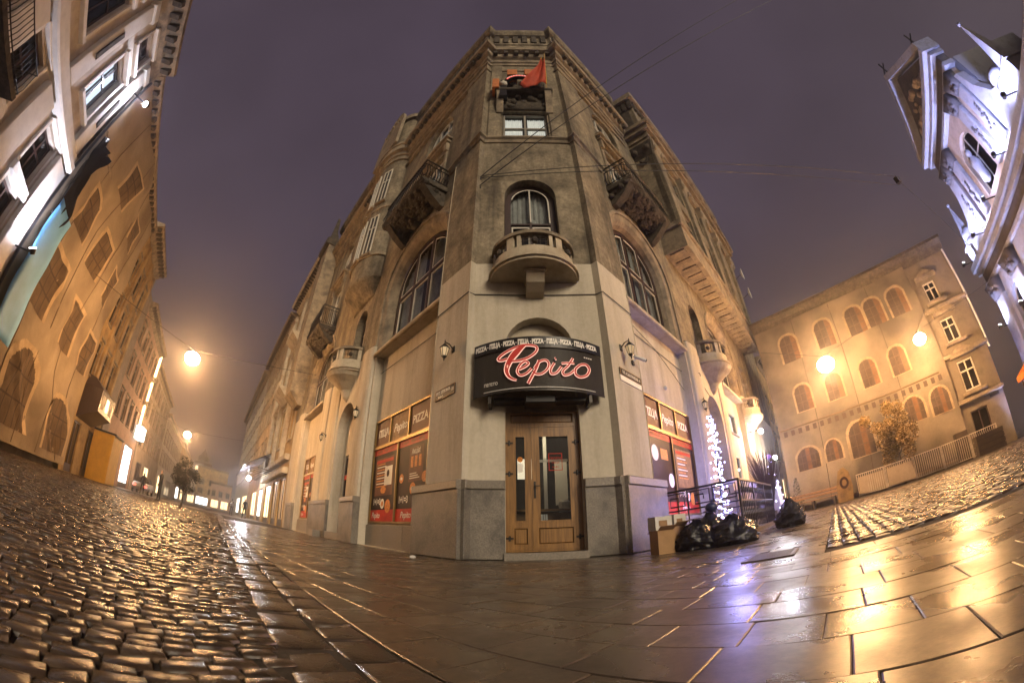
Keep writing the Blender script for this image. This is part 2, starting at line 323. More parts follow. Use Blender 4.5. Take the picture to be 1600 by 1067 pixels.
def window(parent, fr, u0, u1, z0, z1, w_, us=(), zs=(), ar=None, fw=.08, bw=.06, fmat='darkwood', gmat='glass', curtain='curtain', d=.09, room=True, label=None, name='window', sill=None, lit=None, part=True):
    """window frame with bars (the part) and each pane, curtain and dark room as its sub-parts; ar = (spring z, rise) for a round head"""
    uc, a = (u0+u1)/2, (u1-u0)/2
    def top(u, ins):
        if not ar: return z1-ins
        t = (u-uc)/(a-ins) if a > ins else 0
        return ar[0]+(ar[1]-ins)*math.sqrt(max(0, 1-t*t))
    outer = arch(u0, u1, z0, ar[0], ar[1]) if ar else rect(u0, u1, z0, z1)
    U = [u0+fw]+[x for x in us]+[u1-fw]; Z = [z0+fw]+list(zs)+[1e9]
    cells = []
    for i in range(len(U)-1):
        ua = U[i]+(bw/2 if i else 0); ub = U[i+1]-(bw/2 if i < len(U)-2 else 0)
        for j in range(len(Z)-1):
            za = Z[j]+(bw/2 if j else 0); zb = Z[j+1]-(bw/2 if j < len(Z)-2 else 0)
            n = 8 if ar else 1; tp = []
            for k in range(n+1):
                uu = ua+(ub-ua)*k/n; zz = min(zb, top(uu, fw))
                tp.append((uu, max(zz, za+.004)))
            if max(t[1] for t in tp)-za < .06: continue
            while len(tp) > 2 and tp[0][1]-za < .02 and tp[1][1]-za < .02: tp.pop(0)
            while len(tp) > 2 and tp[-1][1]-za < .02 and tp[-2][1]-za < .02: tp.pop()
            cells.append([(tp[0][0], za), (tp[-1][0], za)]+tp[::-1])
    b = MB(fr); b.slabpanel(outer, cells, w_, d)
    win = b.build(name, M[fmat], parent, label)
    for c in cells:
        MB(fr).prism(c, w_-d*.5-.006, w_-d*.5).build('pane', M[gmat], win)
    if curtain:
        b = MB(fr); n = 28; zt = (ar[0]+ar[1]*.9) if ar else z1-.05
        for seg in ([(u0+.06, uc-.12*a), (uc+.12*a, u1-.06)] if curtain != 'lace' else [(u0+.06, u1-.06)]):
            pts = [(seg[0]+(seg[1]-seg[0])*k/n, w_-d-.12+.025*math.sin(k*1.9)+.01*math.sin(k*.7)) for k in range(n+1)]
            zb = z0+.02 if curtain != 'lace' else z0+(zt-z0)*.6
            b.loft([[(u, w2, zb) for u, w2 in pts], [(u, w2, min(zt, top(u, .05))) for u, w2 in pts]], closed=False)
        b.build('curtain', lit or M['curtain'], win, recalc=False)
    if room:
        b = MB(fr); o = outer; dd = w_-d-.5
        b.loft([[(u, w_-d-.004, z) for u, z in o], [(u, dd, z) for u, z in o]], caps=False); b.add([(u, dd, z) for u, z in o], [tuple(range(len(o)))])
        b.build('room', M['room'], win)
    if sill: MB(fr).cbox(u0-.08, u1+.08, w_-.02, w_+sill, z0-.09, z0-.002, .02).build('sill', M['molding'], win)
    return win
# ---------------------------------------------------------------- ground
b = MB(); b.add([(-260, -260, -.034), (260, -260, -.034), (260, 260, -.034), (-260, 260, -.034)], [(0, 1, 2, 3)])
ground = b.build('ground', M['ground'], kind='structure', recalc=False); LOC[ground] = Vector((0, 0, 0))
def in_building(p, m=0.0): return offL(p) < m and offR(p) < m and (p[1]-7.87) > -m
def clip(poly, f):
    """keep the part of a polygon where f < 0"""
    out = []
    for i, p in enumerate(poly):
        q = poly[(i+1) % len(poly)]; a, b_ = f(p), f(q)
        if a < 0: out.append(p)
        if (a < 0) != (b_ < 0): t = a/(a-b_); out.append((p[0]+(q[0]-p[0])*t, p[1]+(q[1]-p[1])*t))
    return out
def rpt(u, o): return (R0[0]+u*Rd[0]+o*Rn[0], R0[1]+u*Rd[1]+o*Rn[1])
def lpt(u, o): return (L0[0]+u*Ld[0]+o*Ln[0], L0[1]+u*Ld[1]+o*Ln[1])
def slab_mesh(poly, bev, top, rg):
    """one dressed stone: worn shoulders, a slightly tilted top; returns verts, faces"""
    n = len(poly); cx = sum(p[0] for p in poly)/n; cy = sum(p[1] for p in poly)/n
    tx, ty = rg.gauss(0, .004), rg.gauss(0, .004)
    def ins(d):
        r = []
        for x, y in poly:
            l = math.hypot(x-cx, y-cy); k = max(.2, 1-d*1.35/max(l, 1e-4)); r.append((cx+(x-cx)*k, cy+(y-cy)*k))
        return r
    v = []
    for pts, z in ((ins(.0010), -.03), (ins(.0013), top-bev), (ins(.0013+bev*1.4), top)):
        v += [(x, y, z+(x-cx)*tx+(y-cy)*ty if z > -.03 else z) for x, y in pts]
    f = [(i, (i+1) % n, n+(i+1) % n, n+i) for i in range(n)]+[(n+i, n+(i+1) % n, 2*n+(i+1) % n, 2*n+i) for i in range(n)]+[tuple(2*n+i for i in range(n))]
    return v, f, (cx, cy)
def lay(name_piece, pieces, mat, parent, stuffname, nbig=300, smooth=False):
    """pieces: (verts, faces, centre) in world space; the nearest in view as parts, the rest as one stuff part"""
    vis = [i for i, p in enumerate(pieces) if in_frame(p[2][0], p[2][1], 0)]
    vis.sort(key=lambda i: math.hypot(*pieces[i][2])); big = set(vis[:nbig])
    for i in vis[:nbig]:
        v, f, c = pieces[i]; me = bpy.data.meshes.new(name_piece); me.from_pydata([(x-c[0], y-c[1], z) for x, y, z in v], [], f); me.materials.append(mat)
        if smooth: me.polygons.foreach_set('use_smooth', [True]*len(me.polygons))
        o = bpy.data.objects.new(name_piece, me); COL.objects.link(o); o.parent = parent; o.location = (c[0], c[1], 0)
    V, F = [], []
    for i, p in enumerate(pieces):
        if i in big: continue
        k = len(V); V += p[0]; F += [tuple(a+k for a in f) for f in p[1]]
    me = bpy.data.meshes.new(stuffname); me.from_pydata(V, [], F); me.materials.append(mat)
    if smooth: me.polygons.foreach_set('use_smooth', [True]*len(me.polygons))
    o = bpy.data.objects.new(stuffname, me); COL.objects.link(o); o.parent = parent; o['kind'] = 'stuff'
    return o
rg = random.Random(11)
SQ_U, SQ_O = -3.5, 3.76            # where the setts of the square begin
# paving slabs round the corner and across the foreground
def sheet(b, poly, z):
    poly = clip(poly, lambda p: offL(p)-3.80)
    k = len(poly); b.add([(p[0], p[1], z) for p in poly], [tuple(range(k))])
pav = MB(); sheet(pav, [rpt(-14, 13.9), rpt(SQ_U, 13.9), rpt(SQ_U, -30), rpt(-14, -30)], -.005); sheet(pav, [rpt(SQ_U, SQ_O), rpt(24, SQ_O), rpt(24, -30), rpt(SQ_U, -30)], -.005)
pavement = pav.build('pavement', M['joint'], kind='structure', recalc=False)
pieces = []; u = -12.0
while u < 22:
    du = .318+rg.uniform(-.004, .004); o_ = -27+rg.uniform(0, .4)
    while o_ < 13.8:
        do = rg.choice((.27, .31, .35, .40, .45, .50))
        poly = [rpt(u, o_), rpt(u+du, o_), rpt(u+du, o_+do), rpt(u, o_+do)]
        c = rpt(u+du/2, o_+do/2); o_ += do
        if offL(c) > 4.3 or sL(c) > 23 or in_building(c, -.5) : continue
        if math.hypot(*c) > 22: continue
        if u+du/2 > SQ_U and offR(c) > SQ_O+.25: continue
        poly = clip(poly, lambda p: offL(p)-3.80)
        if u+du > SQ_U+.02: poly = clip(poly, lambda p: offR(p)-SQ_O)
        if len(poly) < 3: continue
        near = math.hypot(*c) < 6
        pieces.append(slab_mesh(poly, .0034, rg.gauss(0, .001), rg)); 
    u += du
lay('paving_slab', pieces, M['slab'], pavement, 'distant_paving_slabs')
# rounded granite setts
def sett(c, ax, lx, ly, rg, dome=.02):
    h = rg.gauss(0, .0035); ca, sa = math.cos(ax), math.sin(ax); v = []
    j = lambda k: rg.uniform(-k, k)
    for fx, z in ((1.0, -.05), (.985, -.007), (.86, 0.0)):
        for sx, sy in ((-1, -1), (1, -1), (1, 1), (-1, 1)):
            x, y = sx*lx*.5*fx*(1+j(.07)), sy*ly*.5*fx*(1+j(.06)); v.append((c[0]+ca*x-sa*y, c[1]+sa*x+ca*y, z+h+(j(.0035) if z > -.04 else 0)))
    v.append((c[0]+ca*lx*j(.1), c[1]+sa*lx*j(.1), dome*.3+h))
    f = [(i, (i+1) % 4, 4+(i+1) % 4, 4+i) for i in range(4)]+[(4+i, 4+(i+1) % 4, 8+(i+1) % 4, 8+i) for i in range(4)]+[(8+i, 8+(i+1) % 4, 12) for i in range(4)]
    return v, f, c
rb = MB(); rb.add([(*lpt(-14, 4.0), -.0165), (*lpt(30, 4.0), -.0165), (*lpt(30, 13.9), -.0165), (*lpt(-14, 13.9), -.0165)], [(0, 1, 2, 3)])
road = rb.build('cobbled_road', M['joint'], kind='structure', recalc=False)
pieces = []; ang = math.atan2(math.cos(R_(37)), math.sin(R_(37))); ca, sa = math.cos(ang), math.sin(ang)
cx, cy = lpt(8, 9); pitch = .072; nrow = int(20/pitch)
for i in range(-nrow, nrow):
    yy = i*pitch; x = -19+rg.uniform(0, .1)
    while x < 19:
        lx = rg.uniform(.085, .14); xm = x+lx/2; x += lx+.004
        p = (cx+ca*xm-sa*yy, cy+sa*xm+ca*yy)
        o_, s_ = offL(p), sL(p)
        if not (4.205 < o_ < 13.8 and -8.2 < s_ < 22): continue
        if not in_frame(p[0], p[1], 0, 1.1): continue
        q = (p[0]+rg.gauss(0, .004), p[1]+.012*math.sin(xm*1.7)+rg.gauss(0, .004))
        pieces.append(sett(q, ang, lx-.002, pitch-.004, rg, .012))
lay('cobblestone', pieces, M['sett'], road, 'distant_cobblestones', smooth=True)
# two rows of long stones: the gutter between paving and setts
gb = MB(); gb.add([(*lpt(-9, 3.79), -.0115), (*lpt(24, 3.79), -.0115), (*lpt(24, 4.30), -.0115), (*lpt(-9, 4.30), -.0115)], [(0, 1, 2, 3)])
gutter = gb.build('kerb_strip', M['joint'], kind='structure', recalc=False); pieces = []
la = math.atan2(Ld[1], Ld[0])
for o_, wd in ((3.893, .17), (4.085, .19)):
    s_ = -8.5+rg.uniform(0, .2)
    while s_ < 22:
        l = rg.uniform(.2, .34); pieces.append(sett(lpt(s_+l/2, o_+rg.gauss(0, .004)), la, l-.008, wd, rg, .012)); s_ += l
lay('gutter_stone', pieces, M['sett'], gutter, 'distant_gutter_stones', smooth=True)
# setts of the square on the right
qb = MB(); qb.add([(*rpt(SQ_U, SQ_O), -.0165), (*rpt(26, SQ_O), -.0165), (*rpt(26, 17.4), -.0165), (*rpt(SQ_U, 17.4), -.0165)], [(0, 1, 2, 3)])
square = qb.build('cobbled_square', M['joint'], kind='structure', recalc=False); pieces = []
ra = math.atan2(Rd[1], Rd[0]); o_ = SQ_O+.08
while o_ < 17:
    u = SQ_U+.02+rg.uniform(0, .1)
    while u < 20:
        l = rg.uniform(.13, .22); p = rpt(u+l/2, o_+rg.gauss(0, .004)); u += l+.006
        if math.hypot(*p) < 19 and in_frame(p[0], p[1], 0, 1.1): pieces.append(sett(p, ra, l-.006, .135, rg, .022))
    o_ += .15
lay('square_cobblestone', pieces, M['sett'], square, 'distant_square_cobblestones', smooth=True)
# drain grates
def grate(label, c, ax, lx, ly, n):
    t = thing('drain_grate', label, 'drain', (c[0], c[1], .006)); ca, sa = math.cos(ax), math.sin(ax)
    fr = Frame(c, (ca, sa), (-sa, ca)); b = MB(fr)
    for y in (-ly/2, ly/2-.04): b.box(-lx/2, lx/2, y, y+.04, -.02, .0135)
    for x in (-lx/2, lx/2-.04): b.box(x, x+.04, -ly/2+.04, ly/2-.04, -.02, .0135)
    b.build('frame', M['grate_iron'], t)
    for i in range(n):
        x = -lx/2+.04+(lx-.08)*(i+.5)/n; MB(fr).box(x-.013, x+.013, -ly/2+.04, ly/2-.04, -.01, .0115).build('bar', M['grate_iron'], t)
    MB(fr).box(-lx/2+.03, lx/2-.03, -ly/2+.03, ly/2-.03, -.015, .0055).build('sump', M['wire'], t)
grate('iron drain grate set in the wet slabs in front of the bin bags', rpt(-3.25, 3.25), ra, .56, .48, 10)
grate('narrow slot drain in the cobbles of the street', (-4.25, 4.68), R_(-4), .74, .2, 13)
# ---------------------------------------------------------------- corner building
BL = thing('corner_building', 'old plastered corner building with chamfered entrance, arched windows and crumbling balconies', 'building', (.58, 8.2, 0))
CP = [FL(20.2, 0, 0), Vector((*LC, 0)), Vector((*A0, 0)), Vector((*B0, 0)), Vector((*RC, 0)), FR(26, 0, 0)]
def _nrm(a, b):
    d = (b-a).normalized(); return (d.y, -d.x)
CN = [_nrm(CP[i], CP[i+1]) for i in range(5)]
def band(name, mat, prof, u0=None, u1=None, kind=None, seg=None):
    """moulding round the corner from u0 on the left front to u1 on the right front"""
    p = [FL(u0, 0, 0)]+CP[1:5]+[FR(u1, 0, 0)]
    b = MB(); b.sweep(p, CN, prof); return b.build(name, M[mat], BL)
HT = 20.3
# walls
NCH = 8.35; NHW = 1.05          # niche centre and half width on both street fronts
def side_wall(fr, umax, holes):
    b = MB(fr); b.panel(rect(0, umax, 0, HT), holes, 0, .42); return b.build('wall', M['stucco'], BL, recalc=False)
holesL = [rect(1.27, 5.72, .02, 6.36), arch(1.28, 5.84, 6.5, 8.95, 1.86), arch(NCH-NHW, NCH+NHW, .02, 4.25, 1.05), arch(NCH-.62, NCH+.72, 6.62, 8.9, .66),
          rect(12.6, 16.7, .02, 6.36), arch(12.56, 17.34, 6.5, 8.95, 1.86), rect(2.45, 4.45, 11.7, 14.6), arch(2.35, 4.55, 16.0, 17.0, 1.1), rect(14, 16, 11.7, 14.6), arch(13.9, 16.1, 16.0, 17.0, 1.1)]
holesR = [rect(1.23, 5.72, .02, 6.36), arch(1.26, 5.54, 6.5, 8.95, 1.80), arch(NCH-NHW, NCH+NHW, .02, 4.25, 1.05), arch(NCH-.66, NCH+.66, 6.62, 8.9, .66),
          rect(10.6, 14.6, .02, 6.36), arch(10.26, 14.94, 6.5, 8.95, 1.84), rect(2.3, 4.3, 11.7, 14.6), arch(2.2, 4.4, 16.0, 17.0, 1.1), rect(16.6, 18.0, .02, 3.4), rect(16.5, 18.2, 6.6, 9.3)]
side_wall(FL, 20.2, holesL); side_wall(FR, 26, holesR)
MB(FF).panel(rect(0, WF, 0, HT), [arch(.72, 2.25, .14, 4.47, .765), arch(.70, 2.19, 6.3, 9.42, .75), rect(.62, 2.26, 12.46, 14.45)], 0, .42).build('wall', M['stucco'], BL, recalc=False)
for fr, cc, pp_ in ((FL, LC, A0), (FR, RC, B0)):
    pts = [Vector((*pp_, 0)), Vector((*cc, 0)), fr(1.21, .108, 0), fr(1.21, -.02, 0), fr(0, -.02, 0)]; b = MB()
    b.loft([[(p.x, p.y, z) for p in pts] for z in (0.0, HT)]); b.build('corner_pilaster', M['stucco'], BL)
b = MB(); q = [p for p in CP]; b.add([(p.x, p.y, HT) for p in q]+[(6, 26, HT)], [tuple(range(7))]); b.build('roof', M['iron'], BL, recalc=False)
b = MB(); b.box(-13.5, 19.5, 27, 27.4, 0, HT); b.build('rear_wall', M['stucco'], BL)
# recessed shop bays
for fr, u0, u1, s0, s1 in ((FL, 1.0, 5.9, 1.88, 5.62), (FR, 1.0, 5.9, 1.95, 5.62), (FL, 12.4, 16.9, 12.9, 16.3), (FR, 10.4, 14.8, 10.9, 12.6)):
    hz = [rect(s0, s1, .72, 4.0)]
    if fr is FR and u0 > 9: hz = [rect(10.75, 13.0, .5, 3.35), rect(10.9, 13.6, 4.45, 5.55)]
    MB(fr).panel(rect(u0, u1, 0, 6.4), hz, -.30, .2).build('shop_wall', M['stucco'], BL, recalc=False)
# plinth of granite panels with a projecting cap
def plinth(fr, u0, u1, w0=0.0, w1=.10, h=1.36, parts=1, cap=True):
    for i in range(parts):
        a = u0+(u1-u0)*i/parts; c = u0+(u1-u0)*(i+1)/parts
        MB(fr).cbox(a+.003, c-.003, w0, w1+random.uniform(0, .006), .015, h, .008).build('plinth_panel', M['granite'], BL)
    if cap: MB(fr).cbox(u0, u1, w0, w1+.035, h+.004, h+.185, .02).build('plinth_cap', M['granite_cap'], BL)
plinth(FF, .02, .715); plinth(FF, 2.255, WF-.02)
for a, c in ((1, 2), (3, 4)):
    d = (CP[c]-CP[a]); l = d.length; d.normalize(); fr = Frame(CP[a], (d.x, d.y), (d.y, -d.x)); plinth(fr, -.02, l+.02, 0, .105)
plinth(FL, -.19, 1.70, -.29, .205); plinth(FR, -.22, 1.72, -.29, .21)
for fr, blocks in ((FL, ((5.75, 7.25, .22), (9.42, 12.55, .12), (16.75, 18.6, .16))), (FR, ((5.72, 7.26, .22), (9.42, 10.55, .12), (14.65, 16.5, .16)))):
    for u0, u1, pr in blocks: plinth(fr, u0, u1, -.29, pr, 1.34)
# sill walls under the shop windows get a stone face
for fr, u0, u1 in ((FL, 1.71, 5.74), (FR, 1.73, 5.71), (FL, 12.56, 16.74)):
    n = 3
    for i in range(n):
        a = u0+(u1-u0)*i/n; c = u0+(u1-u0)*(i+1)/n; MB(fr).cbox(a+.004, c-.004, -.3, -.24, .012, .66, .006).build('sill_panel', M['granite_cap'], BL)
# half round piers rising over the blocks
def pier(fr, u0, u1, z0, z1, pr, mat='stucco'):
    n = 12; pts = [(u0, -.1)]+[((u0+u1)/2-(u1-u0)/2*math.cos(math.pi*i/n), pr*math.sin(math.pi*i/n)**.6) for i in range(n+1)]+[(u1, -.1)]
    MB(fr).hprism(pts, z0, z1).build('pilaster', M[mat], BL, smooth=False)
for fr in (FL, FR):
    pier(fr, 5.84, 7.1, 1.53, 6.86, .17); pier(fr, 9.6, 10.5, 1.53, 6.86, .1)
pier(FL, 11.3, 12.5, 1.53, 6.86, .1); pier(FL, 16.9, 18.4, 1.53, 6.86, .15); pier(FR, 14.75, 16.3, 1.53, 6.86, .15)
# sills of the arched windows, string courses
for fr, u0, u1 in ((FL, 1.2, 5.78), (FR, 1.16, 5.72), (FL, 12.6, 16.9), (FR, 10.5, 14.7)):
    MB(fr).cbox(u0, u1, -.36, .13, 6.37, 6.50, .03).build('sill_course', M['cream'], BL)
band('string_course', 'molding', [(-.05, 12.18), (.05, 12.2), (.09, 12.3), (.17, 12.36), (.17, 12.43), (.02, 12.47), (-.05, 12.47)], 1.75, 1.6)
# big arched windows: moulded surround, keystone, frame of six lights
def big_arch(fr, u0, u1, rise, lit=None):
    zs = 8.95; c = (u0+u1)/2
    n = 23
    def ring(d, w_): return [(x, w_, z) for x, z in arch(u0-d, u1+d, 6.51, zs, rise+d, 20)[1:]+[(u0-d, 6.51)]]
    b = MB(fr); b.loft([ring(.445, .0), ring(.36, -.03), ring(.24, -.06), ring(.1, -.19), ring(.02, -.36)], caps=False, closed=False); b.build('splayed_reveal', M['molding'], BL, recalc=False)
    b = MB(fr); b.loft([ring(.46, -.01), ring(.46, .045), ring(.56, .06), ring(.60, .03), ring(.60, -.01)], caps=False, closed=False); b.build('arch_molding', M['molding'], BL)
    a, e = u0+.12, u1-.12
    window(BL, fr, a-.1, e+.1, 6.52, 11, -.36, [a+(e-a)*.34, a+(e-a)*.67], [8.62], (zs, rise-.02), .12, .12, 'darkwood', 'glass', 'curtain', d=.1)
    # white inner sashes
    us = [a, a+(e-a)*.34, a+(e-a)*.67, e]
    for i in range(3):
        x0, x1 = us[i]+.075, us[i+1]-.075
        MB(fr).panel(rect(x0, x1, 6.66, 8.54), [rect(x0+.045, x1-.045, 6.71, 8.49)], -.385, .05).build('sash', M['whitewood'], BL)
        tp = [(x0+(x1-x0)*k/8, zs+(rise-.2)*math.sqrt(max(0, 1-((x0+(x1-x0)*k/8-c)/((u1-u0)/2-.2))**2))) for k in range(9)]
        po = [(x0, 8.72), (x1, 8.72)]+tp[::-1]; mx_, mz = (x0+x1)/2, 8.72
        pi2 = [(x0+.045, 8.765), (x1-.045, 8.765)]+[(min(x1-.045, max(x0+.045, q)), max(8.77, z-.05)) for q, z in tp[::-1]]
        MB(fr).loft([[(q, -.40, z) for q, z in po], [(q, -.385, z) for q, z in po], [(q, -.385, z) for q, z in pi2], [(q, -.40, z) for q, z in pi2]], caps=False).build('sash', M['whitewood'], BL)
big_arch(FL, 1.72, 5.40, 1.42); big_arch(FR, 1.70, 5.10, 1.36); big_arch(FL, 13.0, 16.9, 1.42); big_arch(FR, 10.7, 14.5, 1.4)
# entrance: arched recess, door, frame, transom board
MB(FF).panel(arch(.69, 2.28, 3.02, 4.47, .78), [], -.32, .05).build('tympanum', M['stucco'], BL, recalc=False)
MB(FF).box(.69, 2.28, -.8, .14, 0.0, .14).build('threshold', M['granite_cap'], BL)
MB(FF).slabpanel(rect(.722, 2.248, .145, 3.03), [rect(.80, 2.17, .18, 2.70), rect(.83, 2.14, 2.79, 2.98)], -.20, .10).build('door_frame', M['wood'], BL)
MB(FF).cbox(.83, 2.14, -.27, -.225, 2.79, 2.98, .03).build('transom_panel', M['wood'], BL)
def leaf(u0, u1, g0, g1):
    d = MB(FF).slabpanel(rect(u0, u1, .185, 2.695), [rect(g0, g1, .74, 2.52), rect(g0-.01, g1+.01, .30, .62)], -.205, .07).build('door_leaf', M['wood'], BL)
    MB(FF).panel(rect(g0+.0, g1-.0, .74, 2.52), [rect(g0+.03, g1-.03, .77, 2.49)], -.195, .02).build('glazing_bead', M['wood'], d)
    MB(FF).prism(rect(g0, g1, .74, 2.52), -.245, -.235).build('pane', M['glass'], d)
    MB(FF).cbox(g0-.01, g1+.01, -.27, -.232, .30, .62, .025).build('bottom_panel', M['wood'], d)
    return d
dl = leaf(.803, 1.243, .90, 1.14); dr = leaf(1.249, 2.167, 1.38, 2.04)
for u, dd, sg in ((.80, dl, -1), (2.17, dr, 1)):
    for z in (.42, 1.72, 2.36):
        b = MB(FF); b.tube([(u, -.19, z-.05), (u, -.19, z+.05)], .022, 8); b.cbox(u-.075, u+.075, -.205, -.185, z-.018, z+.018, .004); b.build('hinge', M['iron'], dd)
b = MB(FF); b.cbox(1.285, 1.325, -.205, -.190, 1.22, 1.56, .004); b.tube([(1.305, -.19, 1.46), (1.305, -.13, 1.46), (1.40, -.125, 1.46)], .011, 6); b.build('handle', M['iron'], dr)
# room behind the door, with counter; lamp and glowing panel added to brighten it
MB(FF).add([(.3, -.45, .1), (2.7, -.45, .1), (2.7, -2.4, .1), (.3, -2.4, .1), (.3, -.45, 3), (2.7, -.45, 3), (2.7, -2.4, 3), (.3, -2.4, 3)], [(0, 1, 2, 3), (4, 5, 6, 7), (1, 2, 6, 5), (0, 3, 7, 4), (2, 3, 7, 6)]).build('vestibule', M['room'], BL, recalc=False)
MB(FF).box(.9, 2.2, -1.3, -1.1, .12, .98).build('counter', M['print_tan'], BL)
MB(FF).box(.8, 2.3, -1.25, -.95, 1.0, 1.05).build('counter_top', M['wood'], BL)
MB(FF).box(.85, 2.25, -1.29, -1.2, .14, .70).build('counter_front', M['wood'], BL)
MB(FF).box(1.60, 1.68, -1.6, -1.52, 1.05, 2.9).build('reflection_post', M['white'], BL); MB(FF).box(1.9, 2.2, -1.9, -1.86, 1.2, 2.3).build('reflection_board', M['print_white'], BL); MB(FF).box(1.0, 1.5, -2.2, -2.1, 1.9, 2.4).build('added_glow_panel', em('added_fill_light', (1.0, .82, .55), .7), BL); vl = bpy.data.lights.new('added_fill_light', 'POINT'); vl.energy = 22; vl.color = (1, .78, .48); vl.shadow_soft_size = .1; vo = bpy.data.objects.new('added_fill_light', vl); COL.objects.link(vo); vo.location = FF(1.5, -.9, 2.75); MB(FF).lathe([(.1, 2.84), (.13, 2.9), (.13, 2.99)], 1.5, -.9, 12).build('added_lamp', em('added_lamp_glow', (1, .85, .6), 3), BL); MB(FF).box(1.3, 2.1, -1.0, -.98, 2.1, 2.16).build('hanging_rail', M['white'], BL); MB(FF).lathe([(.12, .98), (.13, 1.2), (.1, 1.25)], 2.0, -1.1, 12).build('white_jar', M['white'], BL)  # pale post and board stand in for reflections in the door glass
for i, u in enumerate((1.42, 1.47, 1.52, 1.57)): MB(FF).box(u, u+.035, -1.0, -.9, .70, .93).build('paper_sheet', M['print_white'], BL)
# window stickers on the door glass
MB(FF).prism(disc(1.02, 2.02, .055), -.2345, -.2325).build('round_sticker', M['print_orange'], dl)
MB(FF).prism(rect(.965, 1.07, 1.76, 1.93), -.2345, -.2325).build('notice_sheet', M['print_white'], dl)
MB(FF).slabpanel(rect(1.60, 1.88, 1.78, 2.14), [rect(1.612, 1.868, 1.792, 2.128)], -.2325, .002).build('sticker_border', M['print_red'], dr)
for z, t, s in ((2.03, 'ПЕПІТО', .062), (1.94, 'ПІЦА', .06), (1.85, 'КАФЕ', .05)): letters(t, FF, 1.74, -.2345, z, s, M['print_red'], dr, thick=.002)
# arched window over the entrance, with its bow balcony
window(BL, FF, .71, 2.18, 6.35, 11, -.28, [1.445], [8.5], (9.42, .74), .17, .05, 'darkwood', 'glass', 'lace', d=.1)
for u0, u1 in ((.90, 1.40), (1.49, 1.99)):
    MB(FF).panel(rect(u0, u1, 7.2, 8.38), [rect(u0+.04, u1-.04, 7.25, 8.33)], -.27, .03).build('sash', M['whitewood'], BL)
o = arch(.88, 2.01, 8.54, 9.42, .57, 16)[1:]; i_ = arch(.92, 1.97, 8.54, 9.42, .53, 16)[1:]
b = MB(FF); b.loft([[(x, -.26, z) for x, z in o[:-1]], [(x, -.26, z) for x, z in i_[:-1]]], caps=False, closed=False); b.build('sash_trim', M['whitewood'], BL, recalc=False)
MB(FF).box(1.425, 1.465, -.275, -.25, 8.56, 9.96).build('sash_bar', M['whitewood'], BL)
MB(FF).ball((1.45, -.62, 8.78), .2, 14, 9).build('paper_globe_lamp', M['curtain'], None, 'pale round paper lamp hanging behind the arched window over the entrance', 'lamp', smooth=True, loc=FF(1.45, -.62, 8.78))
def ellarc(c, hw, pr, k=1.0, n=16, a0=0.0, a1=math.pi):
    return [(c-hw*k*math.cos(a0+(a1-a0)*i/n), pr*k*math.sin(a0+(a1-a0)*i/n)) for i in range(n+1)]
def bow_balcony(fr, c, hw, pr, zb, zr, corbel='block', npost=4, mat='cream'):
    """plastered bow balcony: slab, parapet of posts with iron grilles between, rail, corbel"""
    h = zr-zb
    b = MB(fr)
    for k, z0, z1 in ((1.06, zb, zb+.07), (1.12, zb+.07, zb+.12), (1.03, zb+.12, zb+.2)): b.hprism(ellarc(c, hw, pr, k), z0, z1)
    ba = b.build('balcony', M[mat], BL)
    b = MB(fr); o = ellarc(c, hw, pr, 1.0); i = ellarc(c, hw-.1, pr-.1)
    b.loft([[(*p, zb+.2) for p in o], [(*p, zb+.2+.27*h) for p in o], [(*p, zb+.2+.27*h) for p in i], [(*p, zb+.2) for p in i]], caps=False, closed=False); b.build('parapet', M[mat], ba)
    b = MB(fr); ro = ellarc(c, hw, pr, 1.05); ri = ellarc(c, hw-.16, pr-.16)
    b.loft([[(*p, zr-.1) for p in ro], [(*p, zr) for p in ro], [(*p, zr) for p in ri], [(*p, zr-.1) for p in ri], [(*p, zr-.1) for p in ro]], caps=False, closed=False); b.build('rail', M['molding'], ba)
    n = 16
    for t0, t1 in ((0, .05), (.27, .33), (.36, .39), (.61, .64), (.67, .73), (.95, 1.0)):
        po = ellarc(c, hw, pr, 1.0, 3, math.pi*t0, math.pi*t1); pi_ = ellarc(c, hw-.11, pr-.11, 1.0, 3, math.pi*t0, math.pi*t1)
        MB(fr).hprism(po+pi_[::-1], zb+.2+.26*h, zr-.09).build('post', M[mat], ba)
    for t0, t1 in ((.05, .27), (.39, .61), (.73, .95)):
        b = MB(fr); z0, z1 = zb+.2+.28*h, zr-.12
        for q in range(5):
            t = t0+(t1-t0)*(q+.5)/5; p = ellarc(c, hw-.05, pr-.05, 1.0, 1, math.pi*t, math.pi*t)[0]; b.tube([(p[0], p[1], z0), (p[0], p[1], z1)], .008, 4)
        for zz in (z0+.03, (z0+z1)/2, z1-.03): b.tube([(*p, zz) for p in ellarc(c, hw-.05, pr-.05, 1.0, 5, math.pi*t0, math.pi*t1)], .008, 4)
        tm = (t0+t1)/2; p = ellarc(c, hw-.05, pr-.05, 1.0, 1, math.pi*tm, math.pi*tm)[0]
        b.ball((p[0], p[1], (z0+z1)/2), .09, 6, 4); b.build('grille', M['rust'], ba)
    if corbel == 'block':
        b = MB(fr); prof = [(0, zb), (pr*.62, zb), (pr*.62, zb-.12), (pr*.5, zb-.3), (pr*.25, zb-.42), (0, zb-.46)]
        b.loft([[(c-.21, w_, z) for w_, z in prof], [(c+.21, w_, z) for w_, z in prof]]); b.cbox(c-.25, c+.25, 0, pr*.66, zb-.1, zb-.004, .02); b.build('bracket', M[mat], ba)
    else:
        b = MB(fr); b.halflathe([(.05, zb-1.0), (.2, zb-.86), (.34, zb-.6), (.62*hw, zb-.34), (.9*hw, zb-.14), (hw, zb)], c, 0, 14); b.build('bracket', M[mat], ba)
    return ba
bow_balcony(FF, 1.43, 1.0, .92, 6.22, 7.12)
